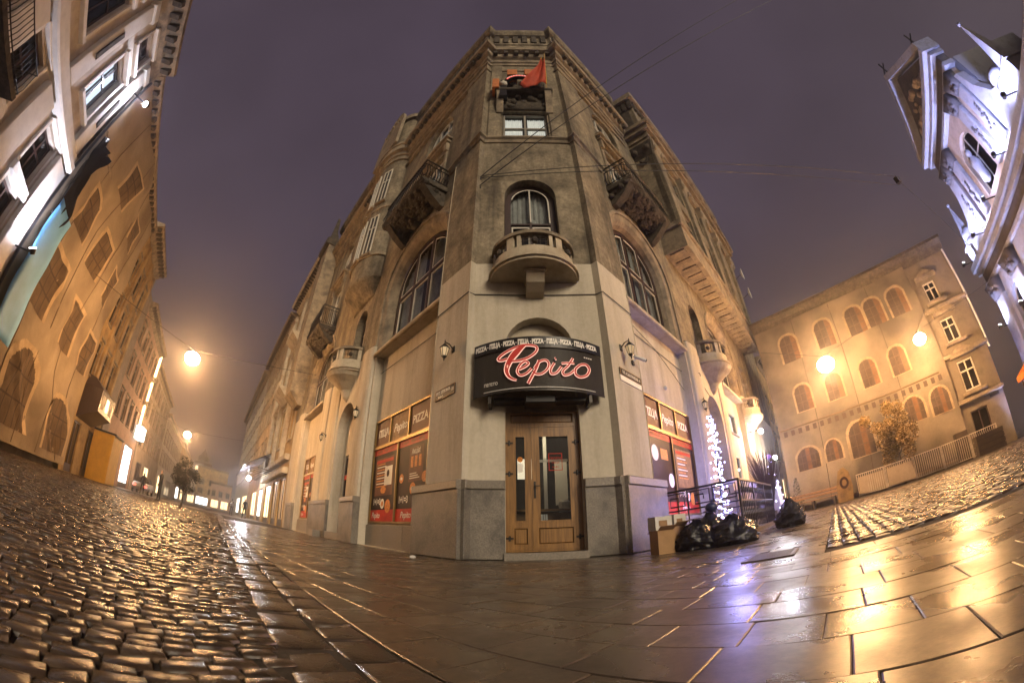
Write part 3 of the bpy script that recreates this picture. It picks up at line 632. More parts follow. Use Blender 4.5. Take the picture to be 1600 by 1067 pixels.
for fr in (FL, FR):
    bow_balcony(fr, NCH+.25, 1.02, .9, 6.42, 7.45, 'cone')
    window(BL, fr, NCH-.62, NCH+.66, 6.66, 11, -.3, [NCH+.03], [8.6], (8.9, .64), .12, .06, 'darkwood', 'darkglass', 'lace')
bow_balcony(FR, 15.5, .95, .85, 5.55, 6.6, 'cone')
window(BL, FF, .64, 2.24, 12.48, 14.42, -.16, [1.44], [13.42], None, .06, .075, 'greywood', 'glass', 'curtain', lit=em('lit_blind', (1.0, .93, .78), .42))
# panels either side of the top window and the dark carved loggia over it
for u0, u1 in ((.08, .56), (2.32, 2.82)): MB(FF).cbox(u0, u1, -.02, .07, 12.5, 18.9, .03).build('pilaster', M['stucco'], BL)
for u in (.38, 2.24):
    b = MB(FF); b.loft([[(u, 0, 14.2), (u+.26, 0, 14.2), (u+.26, .12, 14.2), (u, .12, 14.2)], [(u, 0, 14.9), (u+.26, 0, 14.9), (u+.26, .42, 15.1), (u, .42, 15.1)], [(u, 0, 15.5), (u+.26, 0, 15.5), (u+.26, .46, 15.5), (u, .46, 15.5)]]); b.build('console', M['molding'], BL)
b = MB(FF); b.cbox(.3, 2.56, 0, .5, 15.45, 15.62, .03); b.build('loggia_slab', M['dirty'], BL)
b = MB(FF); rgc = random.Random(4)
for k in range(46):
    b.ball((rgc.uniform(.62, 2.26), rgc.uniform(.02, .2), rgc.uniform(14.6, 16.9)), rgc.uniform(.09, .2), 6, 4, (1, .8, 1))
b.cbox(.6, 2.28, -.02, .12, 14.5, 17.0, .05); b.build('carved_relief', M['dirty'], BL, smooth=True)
# upper windows, with hood, and the crumbling iron balconies
DIM = em('dimly_lit_curtain', (1.0, .92, .78), .20)
def uwin(fr, u0, u1):
    window(BL, fr, u0, u1, 11.72, 14.58, -.2, [(u0+u1)/2], [13.6], None, .1, .08, 'whitewood', 'glass', 'curtain', lit=DIM)
    window(BL, fr, u0-.08, u1+.08, 16.02, 20, -.2, [(u0+u1)/2-.35, (u0+u1)/2+.35], [17.05], (17.0, 1.08), .09, .06, 'whitewood', 'glass', 'curtain', sill=.15, lit=DIM)
    b = MB(fr)
    for d, z0, z1, w_ in ((.32, 14.95, 15.1, .22), (.42, 15.1, 15.22, .32), (.36, 15.22, 15.3, .26)): b.cbox(u0-d, u1+d, -.02, w_, z0, z1, .02)
    b.prism([(u0-.4, 15.3), (u1+.4, 15.3), ((u0+u1)/2+.4, 15.75), ((u0+u1)/2-.4, 15.75)], 0, .2)
    for u in (u0-.24, u1+.06): b.prism([(u, 14.4), (u+.18, 14.4), (u+.18, 14.95), (u, 14.95)], 0, .16)
    b.build('window_hood', M['molding'], BL)
    for u in (u0-.2, u1+.02): MB(fr).cbox(u, u+.17, -.02, .07, 11.7, 14.4, .02).build('jamb_molding', M['molding'], BL)
    b = MB(fr); b.cbox(u0-.25, u1+.25, -.02, .08, 15.8, 18.5, .02) if 0 else None
def iron_balcony(fr, u0, u1, pr, zb, zr, label=None):
    rgb = random.Random(int(u0*10)); b = MB(fr); n = 14
    def edge(z, k, j): return [(u0-.05, 0, z)]+[(u0+(u1-u0)*i/n, pr*k+rgb.uniform(-j, j), z+rgb.uniform(-j, j)*.6) for i in range(n+1)]+[(u1+.05, 0, z)]
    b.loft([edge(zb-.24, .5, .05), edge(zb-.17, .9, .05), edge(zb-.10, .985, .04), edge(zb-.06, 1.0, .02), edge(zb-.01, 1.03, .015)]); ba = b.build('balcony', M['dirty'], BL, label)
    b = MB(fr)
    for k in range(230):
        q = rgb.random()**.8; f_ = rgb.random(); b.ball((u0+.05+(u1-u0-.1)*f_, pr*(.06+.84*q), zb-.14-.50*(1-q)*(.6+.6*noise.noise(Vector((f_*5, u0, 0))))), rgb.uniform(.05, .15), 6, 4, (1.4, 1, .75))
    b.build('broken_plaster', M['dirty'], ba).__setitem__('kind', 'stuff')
    for u in (u0+.22, u1-.3):
        b = MB(fr); b.loft([[(u-.15, 0, zb-.9), (u+.15, 0, zb-.9), (u+.15, .16, zb-.9), (u-.15, .16, zb-.9)], [(u-.16, 0, zb-.6), (u+.16, 0, zb-.6), (u+.16, .55, zb-.62), (u-.16, .55, zb-.62)], [(u-.16, 0, zb-.22), (u+.16, 0, zb-.22), (u+.16, pr*.9, zb-.22), (u-.16, pr*.9, zb-.22)]]); b.build('bracket', M['dirty'], ba)
    pth = [(u0, .02), (u0, pr-.06), (u1, pr-.06), (u1, .02)]
    b = MB(fr)
    for z in (zb+.08, zr-.22, zr): b.tube([(*p, z) for p in pth], .04 if z == zr else .022, 5)
    b.build('rail', M['iron'], ba); b = MB(fr); d = .10
    for (ua, wa), (ub, wb) in zip(pth, pth[1:]):
        l = math.hypot(ub-ua, wb-wa); m = max(2, int(l/d))
        for i in range(m):
            t = (i+.5)/m; u, w_ = ua+(ub-ua)*t, wa+(wb-wa)*t; bulge = .1
            ox, oy = ((0, 1) if ua != ub else ((-1, 0) if ua == u0 else (1, 0)))
            b.tube([(u, w_, zr-.22), (u+ox*.02, w_+oy*.02, zb+.55), (u+ox*bulge, w_+oy*bulge, zb+.28), (u, w_, zb+.04)], .018, 4)
            if i % 3 == 1: b.tube([(u+.09*math.cos(a)*(1 if ua != ub else 0), w_+.09*math.cos(a)*(0 if ua != ub else 1), zr-.11+.09*math.sin(a)) for a in [k*.7 for k in range(9)]], .012, 4, closed=True)
    b.build('baluster', M['iron'], ba).__setitem__('kind', 'stuff'); return ba
uwin(FL, 2.5, 4.4); uwin(FR, 2.35, 4.25); uwin(FL, 14.05, 15.95)
iron_balcony(FL, 1.85, 5.0, 1.05, 11.55, 12.5); iron_balcony(FR, 1.75, 4.95, 1.0, 11.5, 12.5); iron_balcony(FL, 13.4, 16.4, 1.0, 11.0, 12.2)
# main cornice, attic and cap round the corner
COR = [(-.3, 18.9), (.06, 18.95), (.08, 19.12), (.14, 19.16), (.16, 19.4), (.3, 19.5), (.34, 19.72), (.56, 19.82), (.60, 20.0), (.56, 20.05), (.1, 20.12), (-.3, 20.12)]
band('cornice', 'molding', COR, 20.2, 5.6)
band('frieze_molding', 'molding', [(-.1, 18.3), (.05, 18.3), (.07, 18.42), (-.1, 18.44)], 20.2, 5.6)
band('attic', 'stucco', [(-.5, 20.1), (.06, 20.1), (.06, 21.7), (.12, 21.75), (.12, 21.95), (.03, 22.0), (.03, 23.0), (.2, 23.1), (.3, 23.3), (.32, 23.62), (.26, 23.7), (-.5, 23.75)], 20.2, 5.6)
MB(FF).cbox(.75, 2.2, .0, .09, 20.75, 21.25, .02).build('attic_tablet', M['dirty'], BL)
b = MB()
pth = [FL(12.6, 0, 0)]+CP[1:5]+[FR(5.5, 0, 0)]
for i in range(5):
    a, c = pth[i], pth[i+1]; d = c-a; l = d.length; d.normalize(); n = max(1, int(l/.42)); no = CN[i]
    if l < .4: continue
    b.fr = Frame(a, (d.x, d.y), no)
    for k in range(n):
        u = l*(k+.5)/n; b.box(u-.13, u+.13, .02, .16, 22.05, 22.98)
        b.box(u-.09, u+.09, .30, .50, 19.55, 19.80)
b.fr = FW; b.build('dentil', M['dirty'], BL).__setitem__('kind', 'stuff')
# left front: rounded bay over the niche with curved cornice and pediment
c, hw, pr = 8.6, 1.55, .85
def bowpoly(k, pr_=None): return ellarc(c, hw*k, (pr_ or pr)*k, 1.0, 18)
b = MB(FL); b.loft([[(u, w_*.2, 9.9) for u, w_ in bowpoly(.8)], [(*p, 10.5) for p in bowpoly(1.02)], [(*p, 10.62) for p in bowpoly(1.08)], [(*p, 10.7) for p in bowpoly(1.0)], [(*p, 19.2) for p in bowpoly(1.0)]])
bay = b.build('rounded_bay', M['stucco'], BL)
for z0, z1, k in ((11.85, 12.0, 1.06), (15.0, 15.12, 1.05), (18.9, 19.2, 1.08), (19.2, 19.5, 1.16), (19.5, 19.9, 1.34), (19.9, 20.1, 1.4), (23.3, 23.7, 1.22)):
    MB(FL).hprism(bowpoly(k), z0, z1).build('bay_molding', M['molding'], bay)
b = MB(FL); b.hprism(bowpoly(1.05), 20.1, 23.3); b.build('bay_attic', M['stucco'], bay)
b = MB(FL); o = arch(c-1.5, c+1.5, 20.1, 22.6, 1.9, 18); b.loft([[(x, .95, z) for x, z in o], [(x, 1.12, z) for x, z in o]]); 
for k in range(5): b.ball((c-.9+.45*k, 1.12, 23.0+.5*math.sin(math.pi*(k+.6)/5.2)), .12, 8, 5)
b.build('round_gable', M['molding'], bay)
for zb, zt in ((12.05, 14.5), (15.6, 18.1)):
    for t in (.22, .42, .62):
        p0 = ellarc(c, hw, pr, 1.0, 1, math.pi*t, math.pi*(t+.16)); (ua, wa), (ub, wb) = p0; l = math.hypot(ub-ua, wb-wa)
        A = FL(ua, wa, 0); B_ = FL(ub, wb, 0); d = (B_-A).normalized(); nn = (A-B_).cross(Vector((0, 0, 1))).normalized()
        if nn.dot(Vector((*Ln, 0))) < 0: nn = -nn
        fr = Frame(A, (d.x, d.y), (nn.x, nn.y)); window(BL, fr, .05, l-.05, zb, zt, .1, [l/2], [zb+1.6], None, .06, .05, 'whitewood', 'glass', 'curtain', d=.05, room=False)
        MB(fr).cbox(-.02, l+.02, 0, .16, zb-.12, zb, .02).build('sill', M['molding'], bay)
# right front: long boxed oriel on a coffered base, pilasters with capitals, taller attic
U0, U1, OP = 6.35, 20.4, 1.12
b = MB(FR); b.box(U0, U1, -.02, OP, 11.3, 12.55); orl = b.build('oriel', M['molding'], BL)
MB(FR).panel(rect(U0, U1, 12.5, 19.0), [rect(u, u+1.5, 13.2, 15.2) for u in (8.2, 11.2, 14.2, 17.2)]+[rect(u, u+1.5, 16.1, 18.2) for u in (8.2, 11.2, 14.2, 17.2)], OP-.08, .3).build('oriel_front', M['stucco'], orl, recalc=False)
for u in (U0, U1-.1): MB(FR).box(u, u+.1, -.02, OP-.09, 12.55, 19.0).build('oriel_end_wall', M['stucco'], orl)
for z0, z1, d in ((11.18, 11.3, .02), (12.4, 12.62, .1), (12.62, 12.72, .05)): MB(FR).cbox(U0-d, U1+d, -.02, OP+d, z0, z1, .02).build('oriel_molding', M['molding'], orl)
for k in range(20):
    u = U0+.35+(U1-U0-.7)*k/19.0; MB(FR).cbox(u-.27, u+.27, .2, OP-.2, 11.13, 11.178, .02).build('coffer', M['molding'], orl)
for k, u in enumerate((6.38, 9.95, 12.95, 15.95, 19.3)):
    MB(FR).cbox(u, u+.95, OP-.1, OP+.1, 12.75, 17.9, .03).build('pilaster', M['stucco'], orl)
    b = MB(FR); b.loft([[(u+.02, OP-.1, 17.9), (u+.93, OP-.1, 17.9), (u+.93, OP+.12, 17.9), (u+.02, OP+.12, 17.9)], [(u-.12, OP-.1, 18.5), (u+1.07, OP-.1, 18.5), (u+1.07, OP+.28, 18.5), (u-.12, OP+.28, 18.5)], [(u-.16, OP-.1, 18.7), (u+1.11, OP-.1, 18.7), (u+1.11, OP+.3, 18.7), (u-.16, OP+.3, 18.7)]])
    for q in (.08, .87): b.lathe([(.06, 18.0), (.14, 18.2), (.06, 18.42)], u+q, OP+.2, 8)
    b.build('capital', M['molding'], orl)
# big capital and garland on the end wall towards the corner
b = MB(FR); b.cbox(U0-.16, U0+.02, .0, OP-.1, 17.8, 18.6, .04) if 0 else b.loft([[(U0-.02, .08, 17.7), (U0-.02, OP, 17.7), (U0+.02, OP, 17.7), (U0+.02, .08, 17.7)], [(U0-.3, .0, 18.55), (U0-.3, OP+.2, 18.55), (U0+.02, OP+.2, 18.55), (U0+.02, .0, 18.55)]])
for q in (.2, .95): b.ball((U0-.16, q, 18.2), .2, 8, 5)
for k in range(7): b.ball((U0-.06, .35+.07*k, 17.5-.25*math.sin(math.pi*k/6)), .1, 6, 4)
b.build('capital', M['dirty'], orl)
for z0, z1, d in ((18.7, 19.0, .12), (19.0, 19.45, .2), (19.45, 19.8, .42), (19.8, 20.05, .58)): MB(FR).cbox(U0-d, U1+d*.4, -.02, OP+d, z0, z1, .02).build('oriel_cornice', M['molding'], orl)
MB(FR).cbox(U0-.1, U1+.1, -.4, OP-.02, 20.05, 23.3, .03).build('oriel_attic', M['stucco'], orl)
MB(FR).cbox(U0-.4, U1+.3, -.4, OP+.3, 23.3, 23.8, .06).build('oriel_attic_cap', M['molding'], orl)
MB(FR).cbox(U0-.16, U0-.09, .1, OP-.3, 20.5, 22.8, .02).build('attic_tablet', M['dirty'], orl)
b = MB(FR)
for k in range(34):
    u = U0+(U1-U0)*(k+.5)/34; b.box(u-.12, u+.12, OP-.02, OP+.12, 22.4, 23.28)
for k in range(3): b.box(U0-.24, U0-.1, .15+.38*k, .4+.38*k, 22.4, 23.28)
b.build('dentil', M['dirty'], orl).__setitem__('kind', 'stuff')
for u in (8.2, 11.2, 14.2, 17.2):
    window(BL, FR, u, u+1.5, 13.2, 15.2, OP-.2, [u+.75], [14.5], None, .08, .06, 'greywood', 'darkglass', 'curtain', room=False)
    window(BL, FR, u, u+1.5, 16.1, 18.2, OP-.2, [u+.75], [17.4], None, .08, .06, 'greywood', 'darkglass', 'curtain', room=False)
# niche doors at street level
for fr, lab in ((FL, 1), (FR, 2)):
    MB(fr).panel(arch(NCH-NHW-.05, NCH+NHW+.05, 0, 4.25, 1.1), [rect(NCH-.8, NCH+.8, .3, 3.35)], -.42, .1).build('niche_wall', M['stucco'], BL, recalc=False)
    window(BL, fr, NCH-.8, NCH+.8, .3, 3.35, -.46, [NCH], [2.55], None, .09, .08, 'darkwood' if fr is FL else 'whitewood', 'darkglass', None)
MB(FL).prism(rect(NCH-.7, NCH+.7, .4, .95), -.47, -.455).build('red_kick_panel', M['print_red'], BL)
MB(FL).prism(rect(NCH-.72, NCH+.72, 2.36, 2.54), -.45, -.44).build('red_strip', M['print_red'], BL)
window(BL, FR, 10.75, 13.0, .5, 3.35, -.32, [11.87], [], None, .1, .12, 'whitewood', 'glass', 'curtain', lit=em('lit_blue_blind', (.62, .80, 1.0), .55))
window(BL, FR, 10.9, 13.6, 4.45, 5.55, -.32, [12.1], [], None, .08, .06, 'whitewood', 'glass', 'curtain', lit=em('lit_white_blind', (.95, .96, 1.0), .8), sill=.1)
window(BL, FR, 16.6, 18.0, .1, 3.4, -.2, [17.3], [2.6], None, .09, .07, 'darkwood', 'darkglass', None); window(BL, FR, 16.5, 18.2, 6.6, 9.3, -.2, [17.35], [8.4], None, .09, .07, 'greywood', 'darkglass', None)
# bracket under the plug of wall between niche and string of cable; low step by the left niche
MB(FL).cbox(7.35, 9.35, -.42, .12, .0, .28, .02).build('step', M['granite_cap'], BL)
MB(FL).box(9.9, 10.6, .14, .45, 0, .26).build('step', M['granite_cap'], BL)
# shop windows of brass bars with printed panes
def shopwin(fr, u0, u1, sgn, um, ut, style):
    zb, zm, zt = .72, 3.08, 4.0; w_ = -.26; f = .055
    b = MB(fr); b.slabpanel(rect(u0, u1, zb, zt), [rect(u0+f, um-.03, zb+f, zm-.05), rect(um+.03, u1-f, zb+f, zm-.05), rect(u0+f, ut[0]-.03, zm+.05, zt-f), rect(ut[0]+.03, ut[1]-.03, zm+.05, zt-f), rect(ut[1]+.03, u1-f, zm+.05, zt-f)], w_, .09)
    win = b.build('shop_window', M['brass'], BL)
    g = w_-.05
    for a, c in ((u0+f, um-.03), (um+.03, u1-f)): MB(fr).prism(rect(a, c, zb+f, zm-.05), g-.008, g).build('poster_pane', M['print_dark'], win)
    tops = [(u0+f, ut[0]-.03), (ut[0]+.03, ut[1]-.03), (ut[1]+.03, u1-f)]
    for k, (a, c) in enumerate(tops): MB(fr).prism(rect(a, c, zm+.05, zt-f), g-.008, g).build('transom_pane', M['print_tan'] if (k == 1) else M['print_brown'], win)
    order = tops if sgn > 0 else tops[::-1]
    for (a, c), t in zip(order, ('ПІЦА', 'Pepito', 'PIZZA')):
        letters(t, fr, (a+c)/2, g+.002, 3.52, .33 if t != 'Pepito' else .36, M['print_white'], win, sgn, bold=.02 if t != 'Pepito' else .008, cond=.95, shear=.3 if t == 'Pepito' else 0)
    panes = [(u0+f, um-.03), (um+.03, u1-f)]; panes = panes if sgn > 0 else panes[::-1]
    for k, (a, c) in enumerate(panes):
        wd = c-a; L_ = lambda x: (a+x*wd) if sgn > 0 else (c-x*wd)
        def rc(x0, x1, z0, z1, m, nm, dw=.003): 
            p, q = sorted((L_(x0), L_(x1))); MB(fr).prism(rect(p, q, z0, z1), g+dw-.002, g+dw).build(nm, M[m], win)
        rc(0, 1, 2.84, 3.03, 'print_red', 'red_strip'); rc(0, 1, zb+f, 1.12, 'print_red', 'red_strip')
        letters('АКЦІЯ  |  АКЦІЯ  |  АКЦІЯ', fr, L_(.5), g+.004, 2.93, .1, M['print_tan'], win, sgn, thick=.002)
        letters('Pepito', fr, L_(.24 if k == 0 else .36), g+.004, .95, .24, M['print_white'], win, sgn, thick=.002, shear=.3, bold=.01)
        letters('1+1=3', fr, L_(.26), g+.004, 1.36, .27, M['print_white'], win, sgn, thick=.002, bold=.025, cond=.8)
        def dc(x, z, r, m, nm='food_picture', rr=1.0, dw=.004): MB(fr).prism(disc(L_(x), z, r, r*rr), g+dw-.003, g+dw).build(nm, M[m], win)
        if (style == 0 and k == 0) or (style == 1 and k == 1):
            rc(.12, .86, 1.55, 2.72, 'print_brown' if style == 0 else 'print_tan', 'menu_poster')
            for q in range(9): rc(.18, .52+.05*(q % 3), 2.5-.085*q, 2.53-.085*q, 'print_white' if q % 2 else 'print_orange', 'menu_line', .005)
            if style == 0:
                rc(.52, .82, 1.85, 2.42, 'print_white', 'menu_picture', .005); dc(.66, 2.2, .09, 'print_dark', 'menu_face', 1.2, .009); dc(.5, 1.72, .2, 'print_orange', 'menu_food', .55, .007)
            rc(.14, .84, 2.56, 2.66, 'print_red', 'menu_title', .006)
            dc(.72, 1.22, .2, 'print_orange', 'food_picture', 1, .007); dc(.5, 1.3, .15, 'print_white', 'food_picture', 1, .008); dc(.5, 1.3, .08, 'print_orange', 'food_picture', 1, .010)
        elif style == 0:
            rc(.40, .86, 1.82, 2.76, 'print_brown', 'offer_poster'); letters('Акція!', fr, L_(.62), g+.007, 2.62, .2, M['print_white'], win, sgn, thick=.002, bold=.02, cond=.85)
            for q in range(3): rc(.46+.13*q, .54+.13*q, 2.2, 2.5, 'print_orange', 'offer_picture', .006)
            for q in range(3): rc(.44, .66+.05*q, 2.02-.06*q, 2.045-.06*q, 'print_white', 'offer_line', .006)
            dc(.16, 1.95, .13, 'print_orange'); dc(.56, 1.64, .16, 'print_orange'); dc(.92, 1.9, .14, 'print_orange'); dc(.9, 1.35, .15, 'print_orange'); dc(.16, 1.95, .07, 'print_white', 'food_picture', .6, .006); dc(.56, 1.64, .09, 'print_white', 'food_picture', .6, .006)
        else:
            dc(.26, 2.42, .22, 'print_white'); rc(.5, .8, 2.28, 2.58, 'print_orange', 'offer_poster'); dc(.86, 1.72, .2, 'print_white'); dc(.3, 1.1, .2, 'print_orange'); dc(.3, 1.1, .12, 'print_tan', 'food_picture', 1, .007)
    return win
shopwin(FL, 1.90, 5.60, -1, 3.72, (3.12, 4.38), 0); shopwin(FR, 1.97, 5.60, 1, 3.66, (3.05, 4.25), 1); shopwin(FL, 12.95, 16.25, -1, 14.6, (14.0, 15.2), 0)
# ---------------------------------------------------------------- sign over the entrance
SGN = thing('shop_sign', 'wide bowed black sign with red neon script over the wooden entrance door', 'sign', FF(1.43, .2, 3.2))
def sw(u):                                   # plan of the bowed sign
    t = (u-1.43)/1.36
    return .18+.50*(1-min(1, abs(t))**2.2)
US = [.07+2.72*i/24 for i in range(25)]
def signstrip(z0, z1, dw, name, mat, us=US, th=.03):
    b = MB(FF); b.loft([[(u, sw(u)+dw, z0) for u in us], [(u, sw(u)+dw, z1) for u in us], [(u, sw(u)+dw-th, z1) for u in us], [(u, sw(u)+dw-th, z0) for u in us], [(u, sw(u)+dw, z0) for u in us]], caps=False, closed=False)
    for u in (us[0], us[-1]): b.add([(u, sw(u)+dw, z0), (u, sw(u)+dw, z1), (u, sw(u)+dw-th, z1), (u, sw(u)+dw-th, z0)], [(0, 1, 2, 3)])
    return b.build(name, mat, SGN)
def gridmat():
    m, N, L, P = newmat('dotted_sign_mesh'); g = N.new('ShaderNodeNewGeometry'); mp = N.new('ShaderNodeMapping'); mp.inputs['Scale'].default_value = (42, 42, 42); L.new(g.outputs['Position'], mp.inputs[0])
    v = N.new('ShaderNodeVectorMath'); v.operation = 'FRACTION'; L.new(mp.outputs[0], v.inputs[0]); s = N.new('ShaderNodeSeparateXYZ'); L.new(v.outputs[0], s.inputs[0])
    a = N.new('ShaderNodeMath'); a.operation = 'GREATER_THAN'; a.inputs[1].default_value = .4; L.new(s.outputs['X'], a.inputs[0]); c = N.new('ShaderNodeMath'); c.operation = 'GREATER_THAN'; c.inputs[1].default_value = .4; L.new(s.outputs['Z'], c.inputs[0])
    d = N.new('ShaderNodeMath'); d.operation = 'MULTIPLY'; L.new(a.outputs[0], d.inputs[0]); L.new(c.outputs[0], d.inputs[1])
    x = N.new('ShaderNodeMixRGB'); x.inputs[1].default_value = (.05, .044, .036, 1); x.inputs[2].default_value = (.008, .007, .007, 1); L.new(d.outputs[0], x.inputs[0]); L.new(x.outputs[0], P.inputs['Base Color'])
    P.inputs['Roughness'].default_value = .45; P.inputs['Specular IOR Level'].default_value = .12; return m
M['signgrid'] = gridmat()
signstrip(3.20, 4.10, 0, 'sign_face', M['signgrid']); signstrip(4.12, 4.36, .03, 'name_strip', M['signblack']); signstrip(4.10, 4.125, .035, 'trim', M['iron']); signstrip(3.18, 3.205, .02, 'trim', M['iron']); signstrip(3.245, 3.26, .012, 'light_tube', M['white'], US[2:23], .01)
b = MB(FF); b.hprism([(US[i], sw(US[i])) for i in range(25)]+[(2.79, .02), (.07, .02)], 4.33, 4.36); b.hprism([(.5, .02), (.5, .3), (2.36, .3), (2.36, .02)], 3.1, 3.17); b.build('sign_box', M['signblack'], SGN)
for u in (.42, 2.44): MB(FF).box(u-.03, u+.03, 0, .4, 3.02, 3.2).build('bracket', M['iron'], SGN)
MB(FF).cbox(1.12, 1.72, .1, .5, 3.0, 3.15, .02).build('down_light', M['signblack'], SGN)
def onsign(dw): return lambda u, w_, z: (u, sw(u)+dw+w_, z)
x = .14
for i, t in enumerate(('PIZZA', 'ПІЦА')*5):
    if i > 8: break
    letters(t, FF, .22+.293*i, 0, 4.235, .145, M['print_white'], SGN, 1, bold=.06, cond=.60, fmap=onsign(.034), thick=.004)
    if i: MB(FF).add([(q[0], sw(q[0])+.036, q[1]) for q in disc(.075+.293*i, 4.235, .012, n=8)], [tuple(range(8))]).build('dot', M['print_white'], SGN, recalc=False)
letters('ПЕПІТО', FF, .44, 0, 3.40, .085, M['print_white'], SGN, 1, bold=.02, cond=.85, fmap=onsign(.006))
for q in range(4): MB(FF).add([(x_, sw(x_)+.006, z_) for x_, z_ in rect(2.36+.05*q, 2.395+.05*q, 3.965, 3.99)], [(0, 1, 2, 3)]).build('small_print', M['print_white'], SGN, recalc=False)
NEON = em('neon_edge', (1.0, .55, .42), .55); NRED = em('neon_red', (.50, .022, .012), .22)
def smooth(pts, n=6, closed=False):
    out = []; m = len(pts)
    for i in range(m if closed else m-1):
        p0, p1, p2, p3 = [pts[(i+k) % m] if closed else pts[min(max(i+k, 0), m-1)] for k in (-1, 0, 1, 2)]
        for k in range(n):
            t = k/n; out.append(tuple(.5*((2*p1[j])+(-p0[j]+p2[j])*t+(2*p0[j]-5*p1[j]+4*p2[j]-p3[j])*t*t+(-p0[j]+3*p1[j]-3*p2[j]+p3[j])*t**3) for j in range(len(p1))))
    if not closed: out.append(tuple(pts[-1]))
    return out
def SX(X): return 1.43+(X-770)*.00192
def SZ(Y): return 3.78+(345-Y)*.00182
def stroke(pts, r, name, closed=False, mats=(NEON, NRED)):
    pts = smooth(pts, 6, closed); rs = [p[2] for p in pts] if len(pts[0]) > 2 else [r]*len(pts)
    for k, (dr, dw, m) in enumerate(((.010, .045, mats[0]), (0, .052, mats[1]))):
        b = MB(FF); n = len(pts)
        tl = []
        for i in range(n):
            a, c = pts[(i-1) % n if closed else max(i-1, 0)], pts[(i+1) % n if closed else min(i+1, n-1)]
            tx, tz = SX(c[0])-SX(a[0]), SZ(c[1])-SZ(a[1]); l = math.hypot(tx, tz) or 1; tl.append((-tz/l, tx/l))
        rings = []
        for i, p in enumerate(pts):
            u, z = SX(p[0]), SZ(p[1]); r_ = rs[i]+dr; nx, nz = tl[i]; ring = []
            for s_, h_ in ((1, 0), (.8, .018), (-.8, .018), (-1, 0)): ring.append((u+nx*r_*s_, sw(u)+dw+h_, z+nz*r_*s_))
            rings.append(ring)
        if closed: rings.append(rings[0])
        b.loft(rings, caps=not closed); b.build(name, m, SGN)
stroke([(480, 325), (560, 325), (650, 296), (725, 232), (735, 172), (660, 145), (560, 150), (450, 187), (365, 235), (332, 275), (362, 298), (432, 290)], .021, 'neon_letter')
stroke([(612, 150, .022), (570, 175, .05), (520, 225, .068), (470, 290, .062), (435, 360, .052), (420, 430, .042), (440, 495, .03), (480, 535, .02), (522, 553, .012)], .05, 'neon_letter')
stroke([(545, 185, .012), (500, 215, .022), (462, 275, .024), (438, 340, .02), (428, 400, .014)], .02, 'chili_pale_stroke', mats=(em('chili_pale', (.85, .62, .45), .5), em('chili_pink', (.80, .42, .30), .45)))  # pale part of the chili's red and white pattern
stroke([(550, 430), (615, 400), (645, 365), (610, 340), (560, 380), (530, 450), (560, 500), (620, 485), (675, 430)], .019, 'neon_letter')
stroke([(755, 335), (722, 430), (672, 530), (637, 600)], .024, 'neon_letter')
stroke([(705, 430), (755, 355), (820, 332), (855, 372), (838, 435), (780, 490), (722, 495), (688, 465)], .019, 'neon_letter')
stroke([(912, 365), (872, 440), (878, 492), (930, 478), (985, 405)], .019, 'neon_letter'); stroke([(922, 315), (932, 310)], .024, 'neon_letter')
stroke([(1118, 290), (1060, 385), (1000, 455), (1012, 500), (1070, 482), (1120, 435)], .019, 'neon_letter'); stroke([(990, 365), (1060, 352), (1130, 347)], .016, 'neon_letter')
stroke([(1150, 400), (1205, 350), (1270, 338), (1302, 390), (1265, 465), (1190, 502), (1140, 480), (1135, 430)], .021, 'neon_letter', closed=True)
# street plates
def plate(fr, u0, u1, zc, h, sgn, label, lines, bottom=None):
    t = thing('street_plate', label, 'sign', fr((u0+u1)/2, .02, zc))
    MB(fr).cbox(u0, u1, .0, .022, zc-h/2, zc+h/2, .004).build('board', M['signblack'], t)
    MB(fr).slabpanel(rect(u0, u1, zc-h/2, zc+h/2), [rect(u0+.012, u1-.012, zc-h/2+.012, zc+h/2-.012)], .027, .006).build('border', M['print_tan'], t)
    c = (u0+u1)/2
    for txt, dx, dz, s in lines: letters(txt, fr, c+sgn*dx, .023, zc+dz, s, M['print_white'], t, sgn, bold=.012, cond=.82, thick=.003)
    if bottom: MB(fr).box(u0, u1, 0, .018, zc-h/2-.13, zc-h/2-.004).build('lower_board', M['print_white'], t)
plate(FLP, .18, 1.0, 3.56, .24, -1, 'black street name plate under the wall lantern, with a house number and two lines', [('ВУЛ. ШЕВСЬКА', -.07, .04, .098), ('Shevska St.', -.16, -.06, .06), ('10', .33, .0, .11)])
plate(FRP, .10, 1.14, 3.90, .17, 1, 'black and white street name plate below the small bullet camera', [('ПЛ. Є.МАЛАНЮКА', -.02, .0, .105), ('8', .44, 0, .1)], True)
